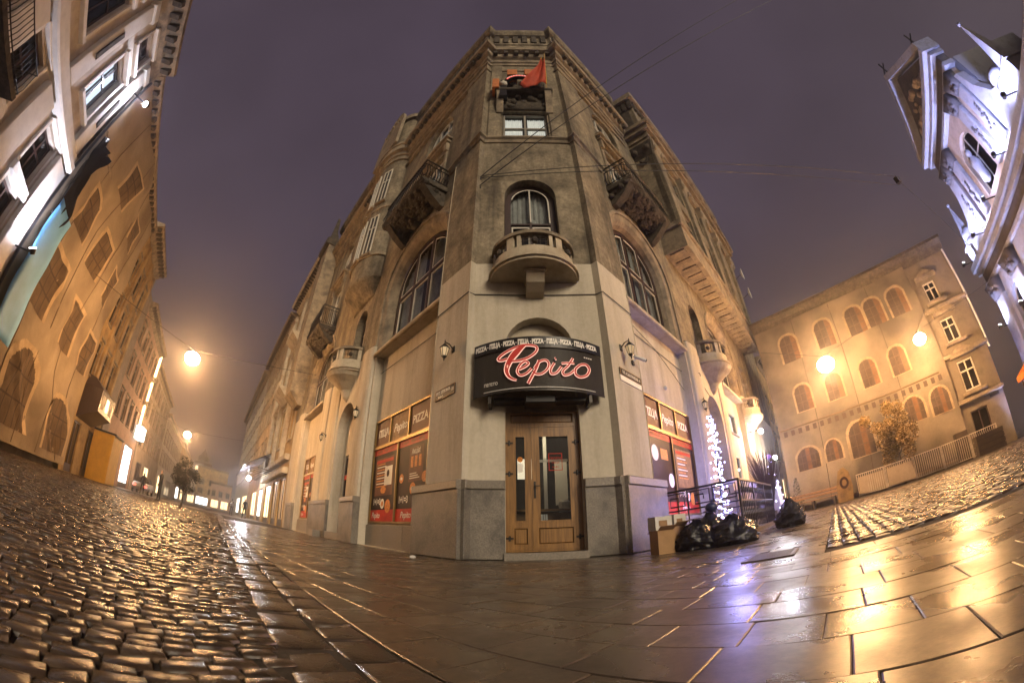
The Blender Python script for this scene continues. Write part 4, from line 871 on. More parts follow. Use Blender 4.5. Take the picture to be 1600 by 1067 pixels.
# wall lanterns
LGLASS = em('lantern_glass', (1.0, .74, .42), .16)
def lantern(fr, u, z, sgn, label, s=1.0, glow=0):
    t = thing('wall_lantern', label, 'wall lamp', fr(u, 0, z), 'black wall lanterns on the corner building'); w_ = .24*s; c = (u, w_)
    b = MB(fr); b.cbox(u-.05*s, u+.05*s, 0, .03, z+.05*s, z+.2*s, .01); b.tube([(u, .02, z+.13*s), (u, w_*.5, z+.22*s), (u, w_, z+.24*s), (u, w_, z+.14*s)], .014*s, 6); b.build('bracket', M['iron'], t)
    b = MB(fr); b.lathe([(.02*s, z+.2*s), (.05*s, z+.17*s), (.115*s, z+.1*s), (.12*s, z+.085*s), (.02*s, z+.085*s)], *c, 6); b.lathe([(.012*s, z+.2*s), (.014*s, z+.27*s), (.002*s, z+.3*s)], *c, 6); b.build('cap', M['iron'], t)
    b = MB(fr); b.lathe([(.1*s, z+.08*s), (.055*s, z-.12*s)], *c, 6); b.build('glass', LGLASS, t)
    b = MB(fr)
    for k in range(6):
        a = math.pi/3*k; b.tube([(u+.103*s*math.cos(a), w_+.103*s*math.sin(a), z+.085*s), (u+.058*s*math.cos(a), w_+.058*s*math.sin(a), z-.125*s)], .008*s, 4)
    b.lathe([(.065*s, z-.115*s), (.05*s, z-.15*s), (.02*s, z-.17*s), (.012*s, z-.22*s), (.001, z-.24*s)], *c, 6); b.build('cage', M['iron'], t)
lantern(FLP, .35, 4.42, -1, 'black wall lantern above the all-black street name plate'); lantern(FRP, .33, 4.42, 1, 'black wall lantern beside the small security camera')
lantern(FL, 6.45, 4.40, -1, 'black wall lantern between the poster window and the niche on the cobbled street side'); lantern(FR, 6.15, 4.38, 1, 'black wall lantern on the pier above the lit tree')
lantern(FL, 11.2, 4.35, -1, 'black wall lantern farthest from the entrance, beyond the niche facing the cobbled street', .9)
t = thing('security_camera', 'small pale bullet camera on the wall beside a lantern', 'camera', FRP(.85, 0, 4.4))
MB(FRP).cbox(.80, .88, 0, .05, 4.26, 4.38, .01).build('mount', M['iron'], t); MB(FRP).tube([(.84, .04, 4.36), (.87, .13, 4.42)], .014, 6).build('arm', M['white'], t)
MB(FRP).tube([(.80, .10, 4.46), (1.06, .26, 4.38)], .045, 8).build('camera_body', M['white'], t); MB(FRP).tube([(1.06, .26, 4.38), (1.08, .272, 4.374)], .04, 8).build('lens', M['signblack'], t)
MB(FR).ball((3.62, -.2, 4.5), .07, 8, 6).build('dome_camera', M['white'], None, 'small round white dome camera on the wall above the poster window with a railing', 'camera', smooth=True, loc=FR(3.62, -.28, 4.5))
# cable fixed round the corner, drain tubes, cables down the piers
def run(pts, r, label, name='cable', cat='cable', mat='wire'):
    b = MB(); b.tube(pts, r, 5); return b.build(name, M[mat], None, label, cat, loc=pts[0])
run([FL(6.2, .14, 5.82), FL(5.7, -.25, 5.8), FL(1.35, -.27, 5.8), FL(1.2, .13, 5.82), FL(-.17, .135, 5.86), FF(0, .02, 5.88), FF(1.4, .03, 5.83), FF(WF, .02, 5.88), FR(-.2, .14, 5.86), FR(1.2, .135, 5.84), FR(1.3, -.27, 5.8), FR(5.7, -.27, 5.7), FR(6.4, .2, 5.68), FR(7.3, .03, 5.4), FR(7.9, .02, 5.2)], .012, 'thin dark cable strung round the corner wall below the bow balcony')
run([FR(1.25, -.26, 6.2), FR(3.3, -.2, 5.7), FR(5.6, -.25, 4.95)], .009, 'slack cable sagging across the wall above the poster window with a railing')
run([FL(1.235, .10, 12.1), FL(1.235, .10, 6.0), FL(1.235, .10, 1.6)], .022, 'thin pale vertical pipe beside the poster window facing the cobbled street', 'conduit', 'pipe', 'cream')
run([FR(1.235, .10, 8.0), FR(1.235, .10, 5.2), FR(1.235, .10, 1.6)], .022, 'thin pale vertical pipe beside the poster window behind the railing', 'conduit', 'pipe', 'cream')
run([FR(9.9, .03, 6.3), FR(10.0, .03, 3.2), FR(10.1, .03, .2)], .02, 'thin dark pipe down the wall past the niche by the light tree', 'downpipe', 'pipe')
# flag, arched sign and orange boxes on the top loggia
t = thing('red_flag', 'red flag with a yellow edge hanging above the top window', 'flag', FF(2.3, .5, 15.6))
MB(FF).tube([(2.32, .35, 15.3), (2.36, 1.1, 17.9)], .022, 6).build('pole', M['brass'], t)
b = MB(FF); g = []
for i in range(13):
    row = []
    for j in range(11):
        a, c = i/12, j/10
        u = 2.36-.06*(1-c)-a*(1.05-.25*c)*(.35+.65*(1-c)); z = 17.75-2.3*(1-c)*.98-a*(.75-.55*(1-c)); 
        row.append((u, 1.0-.3*(1-c)+.10*math.sin(a*7+c*3)+.05*math.sin(a*13), z))
    g.append(row)
b.loft(g, closed=False); fl = b.build('cloth', pm('red_cloth', (.40, .045, .012), .8, .35, 2.5), t, recalc=False, smooth=True)
fl.modifiers.new('thickness', 'SOLIDIFY').thickness = .008
b = MB(FF); b.tube([(2.345, 1.01, 17.8), (2.335, .85, 16.6), (2.31, .72, 15.5)], .022, 5); b.tube([(p[0], p[1], p[2]) for p in [r[10] for r in g]], .018, 4); b.build('fringe', pm('yellow_fringe', (.55, .33, .04), .8, .2, 6), t)
t = thing('arched_sign', 'small arched red lit sign over the dark carving at the top of the corner', 'sign', FF(1.3, .3, 16.4))
ao = [(1.28-.62*math.cos(math.pi*(.12+.76*i/12)), 16.05+.72*math.sin(math.pi*(.12+.76*i/12))) for i in range(13)]; ai = [(1.28-.5*math.cos(math.pi*(.12+.76*i/12)), 16.0+.55*math.sin(math.pi*(.12+.76*i/12))) for i in range(13)]
b = MB(FF); b.loft([[(*p[:1], .40, p[1]) for p in ao], [(p[0], .55, p[1]) for p in ao], [(p[0], .55, p[1]) for p in ai], [(p[0], .40, p[1]) for p in ai], [(p[0], .40, p[1]) for p in ao]], caps=False, closed=False); b.build('board', M['signblack'], t)
b = MB(FF); mid = [((a[0]*.6+c[0]*.4), (a[1]*.6+c[1]*.4)) for a, c in zip(ao, ai)]; lo = [((a[0]*.2+c[0]*.8), (a[1]*.2+c[1]*.8)) for a, c in zip(ao, ai)]
b.loft([[(p[0], .56, p[1]) for p in mid], [(p[0], .56, p[1]) for p in lo]], closed=False); b.build('lit_band', em('red_lit_band', (.75, .10, .07), .6), t, recalc=False)
for i in range(1, 12):
    p, q = mid[i], lo[i]; MB(FF).box(p[0]-.018, p[0]+.018, .562, .57, (p[1]*.3+q[1]*.7), (p[1]*.75+q[1]*.25)).build('small_mark', em('pale_mark', (1, .75, .65), .7) if i == 1 else bpy.data.materials['pale_mark'], t)
OR = pm('orange_paint', (.42, .13, .03), .7, .3, 5)
for (u0, u1, z0, z1), lb in (((.20, .46, 15.5, 16.3), 'orange box at the open end of the top loggia, beside the skull figure'), ((.78, 1.2, 16.72, 17.25), 'orange box above the arched red sign, farther from the flag'), ((1.5, 1.85, 16.75, 17.3), 'orange box above the arched red sign, next to the flag')):
    MB(FF).cbox(u0, u1, .12, .58, z0, z1, .02).build('orange_box', OR, None, lb, 'box', loc=FF((u0+u1)/2, .3, z0))
t = thing('skull_figure', 'small black figure with a white skull head at the top loggia', 'figure', FF(.6, .3, 15.6))
b = MB(FF); b.loft([[(.48, .2, 14.9), (.78, .2, 14.9), (.78, .5, 14.9), (.48, .5, 14.9)], [(.52, .2, 15.9), (.74, .2, 15.9), (.74, .45, 15.9), (.52, .45, 15.9)]]); b.build('body', M['signblack'], t)
MB(FF).ball((.63, .42, 16.05), .17, 10, 7).build('head', M['curtain'], t, smooth=True)
for q in (-.06, .06): MB(FF).ball((.63+q, .57, 16.08), .04, 6, 4).build('eye', M['signblack'], t)
# ---------------------------------------------------------------- terrace of the restaurant on the right
TR = thing('terrace_railing', 'black wrought iron terrace railing with meander panels beside the bin bags', 'railing', FR(1.6, 1.9, 0))
def rr(path, zs=(.10, .78, 1.24)):
    for z in zs:
        b = MB(FR)
        for (a, c), (d, e_) in zip(path, path[1:]):
            b.tube([(a, c, z), (d, e_, z)], .028 if z == zs[-1] else .02, 5)
        b.build('rail', M['iron'], TR)
rr([(1.78, .06), (1.62, 1.93), (6.4, 1.93), (6.6, .1)])
for p in ((1.62, 1.93), (3.2, 1.93), (4.8, 1.93), (6.4, 1.93), (1.78, .1)): MB(FR).box(p[0]-.022, p[0]+.022, p[1]-.022, p[1]+.022, .0, 1.26).build('post', M['iron'], TR)
def meander(f, l):
    n = max(1, int(round(l/.62)))
    for i in range(n):
        a, c = l*i/n, l*(i+1)/n; q = (c-a)
        b = MB(FR); P_ = [(a+.03*q, .80), (a+.03*q, 1.18), (c-.12*q, 1.18), (c-.12*q, .88), (a+.3*q, .88), (a+.3*q, 1.08), (c-.36*q, 1.08), (c-.36*q, .97)]
        b.tube([(*f(s_), z) for s_, z in P_], .019, 4); b.tube([(*f(c), .12), (*f(c), 1.22)], .018, 4); b.build('meander_panel', M['iron'], TR)
meander(lambda s_: (1.78-.16*s_/1.87, .06+s_), 1.87)
bar = None
for i in range(24):
    u = 1.72+4.6*i/23
    if bar is None:
        me = MB(FR).tube([(1.72, 1.93, .1), (1.72, 1.93, .28)], .015, 4).lathe([(.015, .28), (.042, .36), (.046, .46), (.02, .56), (.015, .62), (.03, .68), (.03, .72), (.015, .78)], 1.72, 1.93, 6).tube([(1.72, 1.93, .78), (1.72, 1.93, .95)], .015, 4).lathe([(.015, .95), (.032, 1.02), (.015, 1.1)], 1.72, 1.93, 6).tube([(1.72, 1.93, 1.1), (1.72, 1.93, 1.24)], .015, 4).mesh('baluster', LOC[TR]); me.materials.append(M['iron']); bar = me
    o = bpy.data.objects.new('baluster', bar); COL.objects.link(o); o.parent = TR; o.location = FR(u, 0, 0)-FR(1.72, 0, 0)
b = MB(FR); b.box(1.62, 6.6, 0, 2.0, 0, .09); b.build('terrace_floor', M['granite_cap'], None, 'low stone terrace floor inside the black railing', 'terrace', loc=FR(4, 1, 0))
for k in range(3):
    u = 2.1+1.45*k
    MB(FR).box(u, u+.9, 1.905, 1.925, .30, .66).build('advert_panel', M['print_dark'], TR) if k == 9 else None
# lit spiral tree of small cold lamps
t = thing('light_tree', 'slender spiral tree of cold white lights inside the black railing', 'light decoration', FR(4.15, .85, 0.09))
MB(FR).tube([(4.15, .85, .09), (4.15, .85, 3.45)], .022, 6).build('stem', M['wire'], t)
LED = em('cold_led', (.46, .44, 1.0), 20); b = MB(FR); wires = []
rgl = random.Random(9); n = 280
for i in range(n):
    f_ = i/n; a = f_*2*math.pi*15; z = .2+3.25*f_; r = .13*(1-f_)**.6+.02
    p = (4.15+r*math.cos(a)+rgl.gauss(0, .055), .85+r*math.sin(a)*.9+rgl.gauss(0, .055), z+rgl.gauss(0, .015)); wires.append(p)
    b.ball(p, .015, 5, 3)
b.build('led_lamp', LED, t).__setitem__('kind', 'stuff'); MB(FR).tube(wires, .006, 3).build('light_wire', M['wire'], t)
# dry reed bush in a planter at the end of the terrace, pale light cone beyond
def reeds(label, u, w_, h, spread, n, mat, seed, base=.0):
    t = thing('reed_bush', label, 'plant', FR(u, w_, base)); rgp = random.Random(seed); MB(FR).lathe([(.16, base), (.22, base+.4), (.24, base+.42), (.18, base+.42)], u, w_, 10).build('planter', M['granite'], t)
    b = MB(FR)
    for i in range(n):
        a = rgp.uniform(0, 6.28); s_ = spread*rgp.uniform(.1, 1)**.6; hh = h*rgp.uniform(.75, 1.05)
        b.tube([(u+.06*math.cos(a), w_+.06*math.sin(a), base+.4), (u+s_*.45*math.cos(a), w_+s_*.45*math.sin(a), base+hh*.6), (u+s_*math.cos(a), w_+s_*math.sin(a), base+hh)], [.012, .009, .004], 3)
    b.build('stalks', mat, t).__setitem__('kind', 'stuff')
DRY = pm('dry_stalk', (.10, .065, .045), .9, .3, 9)
reeds('tall bush of dark dry stalks in a planter at the far end of the railing', 6.95, 1.75, 2.4, .6, 300, DRY, 3)
t = thing('light_cone', 'leaning cone of cold white light strings beyond the railing', 'light decoration', FR(9.6, 1.6, 0))
MB(FR).lathe([(.42, .0), (.03, 2.5)], 9.6, 1.6, 10).build('cone', pm('pale_net', (.5, .47, .45), .8, .2, 4), t)
b = MB(FR); pts = []
for i in range(120):
    f_ = i/120; a = f_*2*math.pi*9; r = .44*(1-f_)+.03; p = (9.6+r*math.cos(a), 1.6+r*math.sin(a), .1+2.4*f_); pts.append(p)
    if i % 2: b.ball(p, .018, 4, 3)
b.build('led_lamp', LED, t).__setitem__('kind', 'stuff')
MB(FR).ball((9.6, 1.6, 2.55), .1, 8, 5).build('top_star', em('violet_star', (.45, .25, .9), 2.0), t)
# rubbish waiting for collection
def bag(label, c, r, h, seed, sq=(1, 1)):
    t = thing('bin_bag', label, 'rubbish bag', (c[0], c[1], 0), 'black rubbish bags on the pavement'); rgb = random.Random(seed); off = Vector((rgb.uniform(-9, 9), rgb.uniform(-9, 9), 0)); b = MB(); rings = []
    m, n = 26, 56
    for i in range(m+1):
        f_ = i/m; z = h*f_; rad = r*(math.sin(math.pi*min(1, .30+.72*f_))**.65 if f_ < .82 else .46*(1-f_)/.18*.8+.09); ring = []
        for j in range(n):
            a = 2*math.pi*j/n; d = Vector((math.cos(a), math.sin(a), f_*1.6)); k = 1+.30*noise.noise(d*1.4+off)+.16*noise.noise(d*3.2+off)-.26*abs(noise.noise(d*4.5+off))-.20*abs(noise.noise(d*8+off))+.07*math.sin(a*11+5*noise.noise(d*2.5+off))*(.2+f_)
            ring.append((c[0]+rad*k*sq[0]*math.cos(a), c[1]+rad*k*sq[1]*math.sin(a), max(0, z*(1+.10*noise.noise(d*2.2+off)))))
        rings.append(ring)
    b.loft(rings); b.build('sack', M['bag'], t, smooth=True)
    b = MB()
    for k in range(5):
        a = k*1.3+seed; b.loft([[(c[0]+.03*math.cos(a+q), c[1]+.03*math.sin(a+q), h*.93) for q in (-.8, .8)], [(c[0]+.10*math.cos(a+q*.9), c[1]+.10*math.sin(a+q*.9), h*1.05) for q in (-.8, .8)], [(c[0]+.17*math.cos(a+q*.6), c[1]+.17*math.sin(a+q*.6), h*1.0) for q in (-.8, .8)]], closed=False)
    b.build('tied_neck', M['bag'], t, recalc=False)
bag('black rubbish bag slumped against the cardboard boxes', (2.98, 6.42), .35, .50, 2, (1.05, 1)); bag('largest black rubbish bag in front of the railing corner', (3.50, 6.12), .38, .50, 5, (1.15, 1)); bag('black rubbish bag half hidden behind two others by the railing', (3.38, 6.68), .33, .60, 8)
p = rpt(2.2, 2.62); bag('lone black rubbish bag standing beyond the railing front', (5.95, 7.75), .36, .62, 12)
t = thing('bin_bag', 'small blue knotted bag on top of the black rubbish bags', 'rubbish bag', (3.28, 6.38, .6)); b = MB(); b.ball((3.28, 6.38, .67), .10, 9, 6, (1.2, 1, .9)); b.build('sack', pm('blue_bag', (.02, .03, .10), .3, .3, 8, .4, 20), t, smooth=True); MB().tube([(3.28, 6.38, .74), (3.31, 6.36, .82)], [.03, .006], 5).build('knot', bpy.data.materials['blue_bag'], t)
def carton(label, c, rz, lx, ly, z0, h, mat='cardboard', flap=True):
    t = thing('carton', label, 'box', (c[0], c[1], z0), 'boxes stacked by the plinth'); ca, sa = math.cos(rz), math.sin(rz); fr = Frame(c, (ca, sa), (-sa, ca)); b = MB(fr); th = .008
    for a, d, e_, f_ in ((-lx/2, lx/2, -ly/2, -ly/2+th), (-lx/2, lx/2, ly/2-th, ly/2), (-lx/2, -lx/2+th, -ly/2+th, ly/2-th), (lx/2-th, lx/2, -ly/2+th, ly/2-th)): b.box(a, d, e_, f_, z0, z0+h)
    b.box(-lx/2+th, lx/2-th, -ly/2+th, ly/2-th, z0+.002, z0+.01)
    if not flap: b.box(-lx/2+th, lx/2-th, -ly/2+th, ly/2-th, z0+h-.012, z0+h-.004)
    b.build('box', M[mat], t)
    if flap:
        for k, (y0, y1) in enumerate(((-ly/2, -ly/2-.12), (ly/2, ly/2+.09))):
            MB(fr).add([(-lx/2, y0, z0+h), (lx/2, y0, z0+h), (lx/2, y1, z0+h+.07-.11*k), (-lx/2, y1, z0+h+.07-.11*k), (-lx/2, y0, z0+h-.006), (lx/2, y0, z0+h-.006), (lx/2, y1, z0+h+.064-.11*k), (-lx/2, y1, z0+h+.064-.11*k)], [(0, 1, 2, 3), (4, 5, 6, 7), (0, 1, 5, 4), (2, 3, 7, 6), (1, 2, 6, 5), (3, 0, 4, 7)]).build('flap', M[mat], t)
    else:
        MB(fr).box(-lx*.3, lx*.2, -ly/2-.003, -ly/2-.001, z0+h*.3, z0+h*.7).build('address_label', M['print_tan'], t); MB(fr).box(-.02, .02, -ly/2-.002, ly/2+.002, z0+h-.003, z0+h+.001).build('tape', M['print_brown'], t)
carton('open cardboard box at the foot of the plinth, nearest the door', (2.42, 6.60), R_(8), .30, .30, 0, .40); carton('open cardboard box between the plinth and the black bags', (2.72, 6.76), R_(15), .26, .28, 0, .44)
carton('white parcel on top of the cardboard boxes, nearer the plinth', (2.52, 6.92), R_(12), .34, .26, .40, .24, 'parcel', False); carton('white parcel on top of the boxes, nearer the railing', (2.86, 7.02), R_(20), .28, .24, .38, .27, 'parcel', False)
for q, (c, h) in enumerate((((2.55, 6.95), .40), ((2.86, 7.02), .38))): MB().cbox(c[0]-.14, c[0]+.14, c[1]-.12, c[1]+.12, 0, h-.002, .01).build('carton', M['cardboard'], None, ('closed cardboard box under the white parcel nearer the plinth', 'closed cardboard box under the white parcel nearer the railing')[q], 'box', 'boxes stacked by the plinth', loc=(c[0], c[1], 0))
# crumpled paper by the left window
b = MB(); b.ball((-1.75, 7.15, .04), .05, 7, 5, (1.2, .9, .7)); b.build('paper_scrap', M['parcel'], None, 'crumpled scrap of white paper on the paving near the plinth corner', 'litter', loc=(-1.75, 7.15, 0))
# satellite dishes on the oriel
for u, z, lb in ((19.6, 17.0, 'upper white satellite dish at the far end of the oriel'), (20.2, 15.6, 'lower grey satellite dish at the far end of the oriel')):
    t = thing('satellite_dish', lb, 'satellite dish', FR(u, 1.2, z)); MB(FR).tube([(u, 1.1, z-.3), (u, 1.7, z)], .03, 5).build('arm', M['iron'], t)
    b = MB(FR); o_ = [(u+.45*math.cos(k*.45), 1.85, z+.45*math.sin(k*.45)) for k in range(14)]; b.loft([o_, [(u+.25*math.cos(k*.45), 1.74, z+.25*math.sin(k*.45)) for k in range(14)], [(u+.05*math.cos(k*.45), 1.70, z+.05*math.sin(k*.45)) for k in range(14)]]); b.build('dish', M['white'], t)
# overhead cables
def cable(pts, r, label, sag=.3):
    a, c = Vector(pts[0]), Vector(pts[1]); P_ = [a.lerp(c, i/14)-Vector((0, 0, sag*4*(i/14)*(1-i/14))) for i in range(15)]
    b = MB(); b.tube(P_, r, 5); return b.build('overhead_cable', M['wire'], None, label, 'cable', 'overhead cables anchored on the corner', loc=a)
cable([FF(-.1, .03, 10.2), (14.0, 2.95, 24.2)], .016, 'upper of two overhead cables rising from the corner to the top of the picture', .03)
cable([FF(-.1, .03, 9.8), (16.6, 2.15, 24.4)], .016, 'lower of two overhead cables rising from the corner to the top of the picture', .03)
cable([FF(.0, .03, 10.35), (15.5, 6.0, 10.9)], .013, 'upper level cable running from the corner to a small junction box', .12)
cable([FF(.0, .03, 10.25), (15.5, 6.2, 10.6)], .013, 'lower level cable running from the corner to a small junction box', .22)
cable([(15.5, 6.1, 10.8), FCH(25, .2, 10.2)], .013, 'cable from the junction box on to the church', .2)
b = MB(); b.box(15.4, 15.6, 6.0, 6.2, 10.65, 10.95); b.build('junction_box', M['iron'], None, 'small black junction box hanging on the level cables', 'junction box', loc=(15.5, 6.1, 10.8))
for u, z in ((-.05, 10.2), (-.05, 9.8)): MB(FF).box(u-.05, u+.05, 0, .05, z-.05, z+.05).build('cable_anchor', M['iron'], BL)
# ---------------------------------------------------------------- surrounding buildings
def shell(fr, parent, s0, s1, H, depth, mat, holes, w_=0.0, th=.35):
    MB(fr).panel(rect(s0, s1, 0, H), holes, w_, th).build('wall', mat, parent, recalc=False)
    for s_ in (s0, s1): MB(fr).add([(s_, w_, 0), (s_, w_-depth, 0), (s_, w_-depth, H), (s_, w_, H)], [(0, 1, 2, 3)]).build('side_wall', mat, parent, recalc=False)
    b = MB(fr); b.add([(s0, w_, H), (s1, w_, H), (s1, w_-depth, H), (s0, w_-depth, H)], [(0, 1, 2, 3)]); b.build('roof', M['iron'], parent, recalc=False)
def cornice(fr, parent, s0, s1, z, d=.5, h=.7, mat='molding', dent=True):
    b = MB(fr); b.loft([[(s0-.05, -.3, z), (s0-.05, .06, z), (s0-.05, d*.35, z+h*.3), (s0-.05, d*.45, z+h*.5), (s0-.05, d, z+h*.75), (s0-.05, d, z+h), (s0-.05, -.3, z+h)], [(s1+.05, -.3, z), (s1+.05, .06, z), (s1+.05, d*.35, z+h*.3), (s1+.05, d*.45, z+h*.5), (s1+.05, d, z+h*.75), (s1+.05, d, z+h), (s1+.05, -.3, z+h)]]); b.build('cornice', M[mat], parent)
    if dent:
        b = MB(fr); n = int((s1-s0)/.55)
        for i in range(n): u = s0+(s1-s0)*(i+.5)/n; b.box(u-.12, u+.12, d*.3, d*.85, z+h*.36, z+h*.72)
        b.build('dentil', M['dirty'], parent).__setitem__('kind', 'stuff')
def house(name, label, fr, s0, s1, H, mat, rows, cols, wf='greywood', ground=None, d=.5, trim='molding', depth=9, curtain=None, lit=None, cat='building', ww=.5, rnd=1):
    """street house: rows = [(z0,z1)], cols evenly spread; returns the thing"""
    t = thing(name, label, cat, fr((s0+s1)/2, 0, 0)); holes = []; rgh = random.Random(rnd); wn = []
    for z0, z1 in rows:
        for i in range(cols):
            c = s0+(s1-s0)*(i+.5)/cols; hw = (s1-s0)/cols*ww*.5; holes.append(rect(c-hw, c+hw, z0, z1)); wn.append((c-hw, c+hw, z0, z1))
    g = ground or []
    holes += [rect(a, c, .02, zt) for a, c, zt, _ in g]; shell(fr, t, s0, s1, H, depth, mat, holes)
    for a, c, z0, z1 in wn:
        window(t, fr, a, c, z0, z1, -.12, [(a+c)/2], [z0+(z1-z0)*.68], None, .08, .06, wf, 'darkglass', curtain, d=.06, room=True)
        b = MB(fr); b.cbox(a-.14, c+.14, -.02, .12, z1+.12, z1+.26, .02); b.cbox(a-.12, c+.12, -.02, .1, z0-.14, z0-.02, .02)
        for q in (a-.13, c+.01): b.cbox(q, q+.12, -.02, .05, z0, z1+.12, .01)
        b.build('window_surround', M[trim], t)
    for a, c, zt, m in g:
        b = MB(fr); b.slabpanel(rect(a, c, .03, zt), [rect(a+.08, (a+c)/2-.05, .5, zt-.1), rect((a+c)/2+.05, c-.08, .5, zt-.1)], -.1, .08); sh = b.build('shopfront', M['darkwood'], t)
        for x0, x1 in ((a+.08, (a+c)/2-.05), ((a+c)/2+.05, c-.08)): MB(fr).prism(rect(x0, x1, .5, zt-.1), -.15, -.14).build('pane', m, sh)
    cornice(fr, t, s0, s1, H-.2, d, .75, trim)
    return t
WH = pm('white_facade', (.48, .43, .36), .85, .2, 1.2, .2, 20, stain=(.3, .26, .2), sscale=.9); TAN = pm('tan_facade', (.34, .25, .15), .9, .3, 1, .3, 14, stain=(.16, .11, .06), sscale=.7)
PINK = pm('pink_facade', (.38, .24, .16), .9, .25, 1, .2, 12); OCH = pm('ochre_facade', (.40, .27, .11), .88, .3, 1.3, .35, 14, stain=(.14, .09, .04), sscale=.8); GREY = pm('grey_facade', (.24, .2, .16), .9, .3, 1, .2, 12)
SHOPW = em('white_shop_light', (1.0, .93, .86), 2.2); SHOPY = em('warm_shop_light', (1.0, .70, .34), 1.6); SHOPD = pm('dim_shop_glass', (.05, .04, .03), .12, .2, 2)
# white building across the left street, floodlit on its end pilaster
S0, S1 = -1.0, 12.75
t = thing('floodlit_building', 'white classical building with a floodlit end pilaster and iron balcony', 'building', FLL(6, 0, 0)); holes = []; ws = []
for c in (2.3, 4.9, 7.55, 11.0):
    for z0, z1 in ((4.6, 6.7), (7.2, 8.9), (10.7, 13.1), (14.0, 15.1)): ws.append((c-.62, c+.62, z0, z1))
holes = [rect(*q) for q in ws]; shell(FLL, t, S0, S1, 15.9, 10, WH, holes)
for k, q in enumerate(ws):
    window(t, FLL, *q, -.2, [(q[0]+q[1])/2], [q[2]+(q[3]-q[2])*.6], None, .09, .07, 'darkwood', 'glass' if k == 14 else 'darkglass', 'curtain' if k == 14 else None, d=.07, lit=em('lit_curtain', (.80, .86, 1.0), .9) if k == 14 else None)
    b = MB(FLL); b.cbox(q[0]-.2, q[1]+.2, -.02, .22, q[3]+.12, q[3]+.3, .02); b.cbox(q[0]-.18, q[1]+.18, -.02, .2, q[2]-.2, q[2]-.02, .02)
    for x in (q[0]-.18, q[1]+.03): b.cbox(x, x+.15, -.02, .08, q[2], q[3]+.12, .02)
    b.build('window_surround', M['white'], t)
for c in (1.0, 3.6, 6.2, 9.2, 12.3):
    MB(FLL).cbox(c-.38, c+.38, -.02, .2, 9.9, 15.0, .04).build('pilaster', M['white'], t); MB(FLL).cbox(c-.5, c+.5, -.02, .28, 4.2, 9.0, .04).build('pilaster', M['white'], t)
    MB(FLL).cbox(c-.46, c+.46, -.02, .3, 14.6, 14.95, .05).build('capital', M['white'], t)
    for z in (11.2, 6.2): MB(FLL).cbox(c-.12, c+.12, .2, .26, z, z+1.6, .03).build('ornament_panel', M['dirty'], t)
for z, d_ in ((9.1, .5), (9.5, .3), (3.8, .4)): MB(FLL).cbox(S0, S1, -.02, d_, z, z+.34, .06).build('string_course', M['white'], t)
cornice(FLL, t, S0, S1, 15.3, 1.0, .9)
b = MB(FLL); 
for u, w0 in ((4.2, 1.1), (7.0, 1.1)):
    pass
b.box(3.6, 7.4, 0, 1.1, 6.7, 6.85); ba = b.build('balcony', M['dirty'], t); b = MB(FLL)
for k in range(26):
    u = 3.65+3.7*k/25; b.tube([(u, 1.05, 6.85), (u, 1.12, 7.1), (u, 1.05, 7.7)], .014, 4)
for z in (6.95, 7.7): b.tube([(3.62, 0, z), (3.62, 1.06, z), (7.38, 1.06, z), (7.38, 0, z)], .022, 5)
b.build('railing', M['iron'], ba).__setitem__('kind', 'stuff')
# downpipe with torn black sheet and blue banner on the seam
run([FLL(12.95, .25, 15.2), FLL(12.95, .25, .1)], .07, 'dark drainpipe on the seam of the floodlit white building', 'drainpipe', 'pipe')
b = MB(FLL); rgt = random.Random(5); rows = []
for i in range(15):
    z = 7.6+3.9*i/14; rows.append([(13.0+(1.15+.35*math.sin(i*.5))*j/7+.05*math.sin(i*1.1+j), .55+.16*math.sin(j*2.3+i*.35)+rgt.uniform(-.02, .02), z+.05*math.sin(j*1.3)) for j in range(8)])
b.loft(rows, closed=False); b.build('torn_sheet', M['bag'], None, 'torn glossy black plastic sheet hanging above the blue banner', 'plastic sheet', smooth=True, recalc=False, loc=FLL(14, .3, 9)).modifiers.new('thickness', 'SOLIDIFY').thickness = .02
b = MB(FLL); rows = [[(13.05+1.65*j/5, .66+.03*math.sin(i*.9+j), 3.2+5.1*i/16) for j in range(6)] for i in range(17)]
b.loft(rows, closed=False); b.build('blue_banner', pm('blue_banner_cloth', (.16, .46, .80), .6, .15, 1.2), None, 'pale blue banner hanging on the seam of the wrapped building', 'banner', recalc=False, smooth=True, loc=FLL(13.8, .4, 3)).modifiers.new('thickness', 'SOLIDIFY').thickness = .015
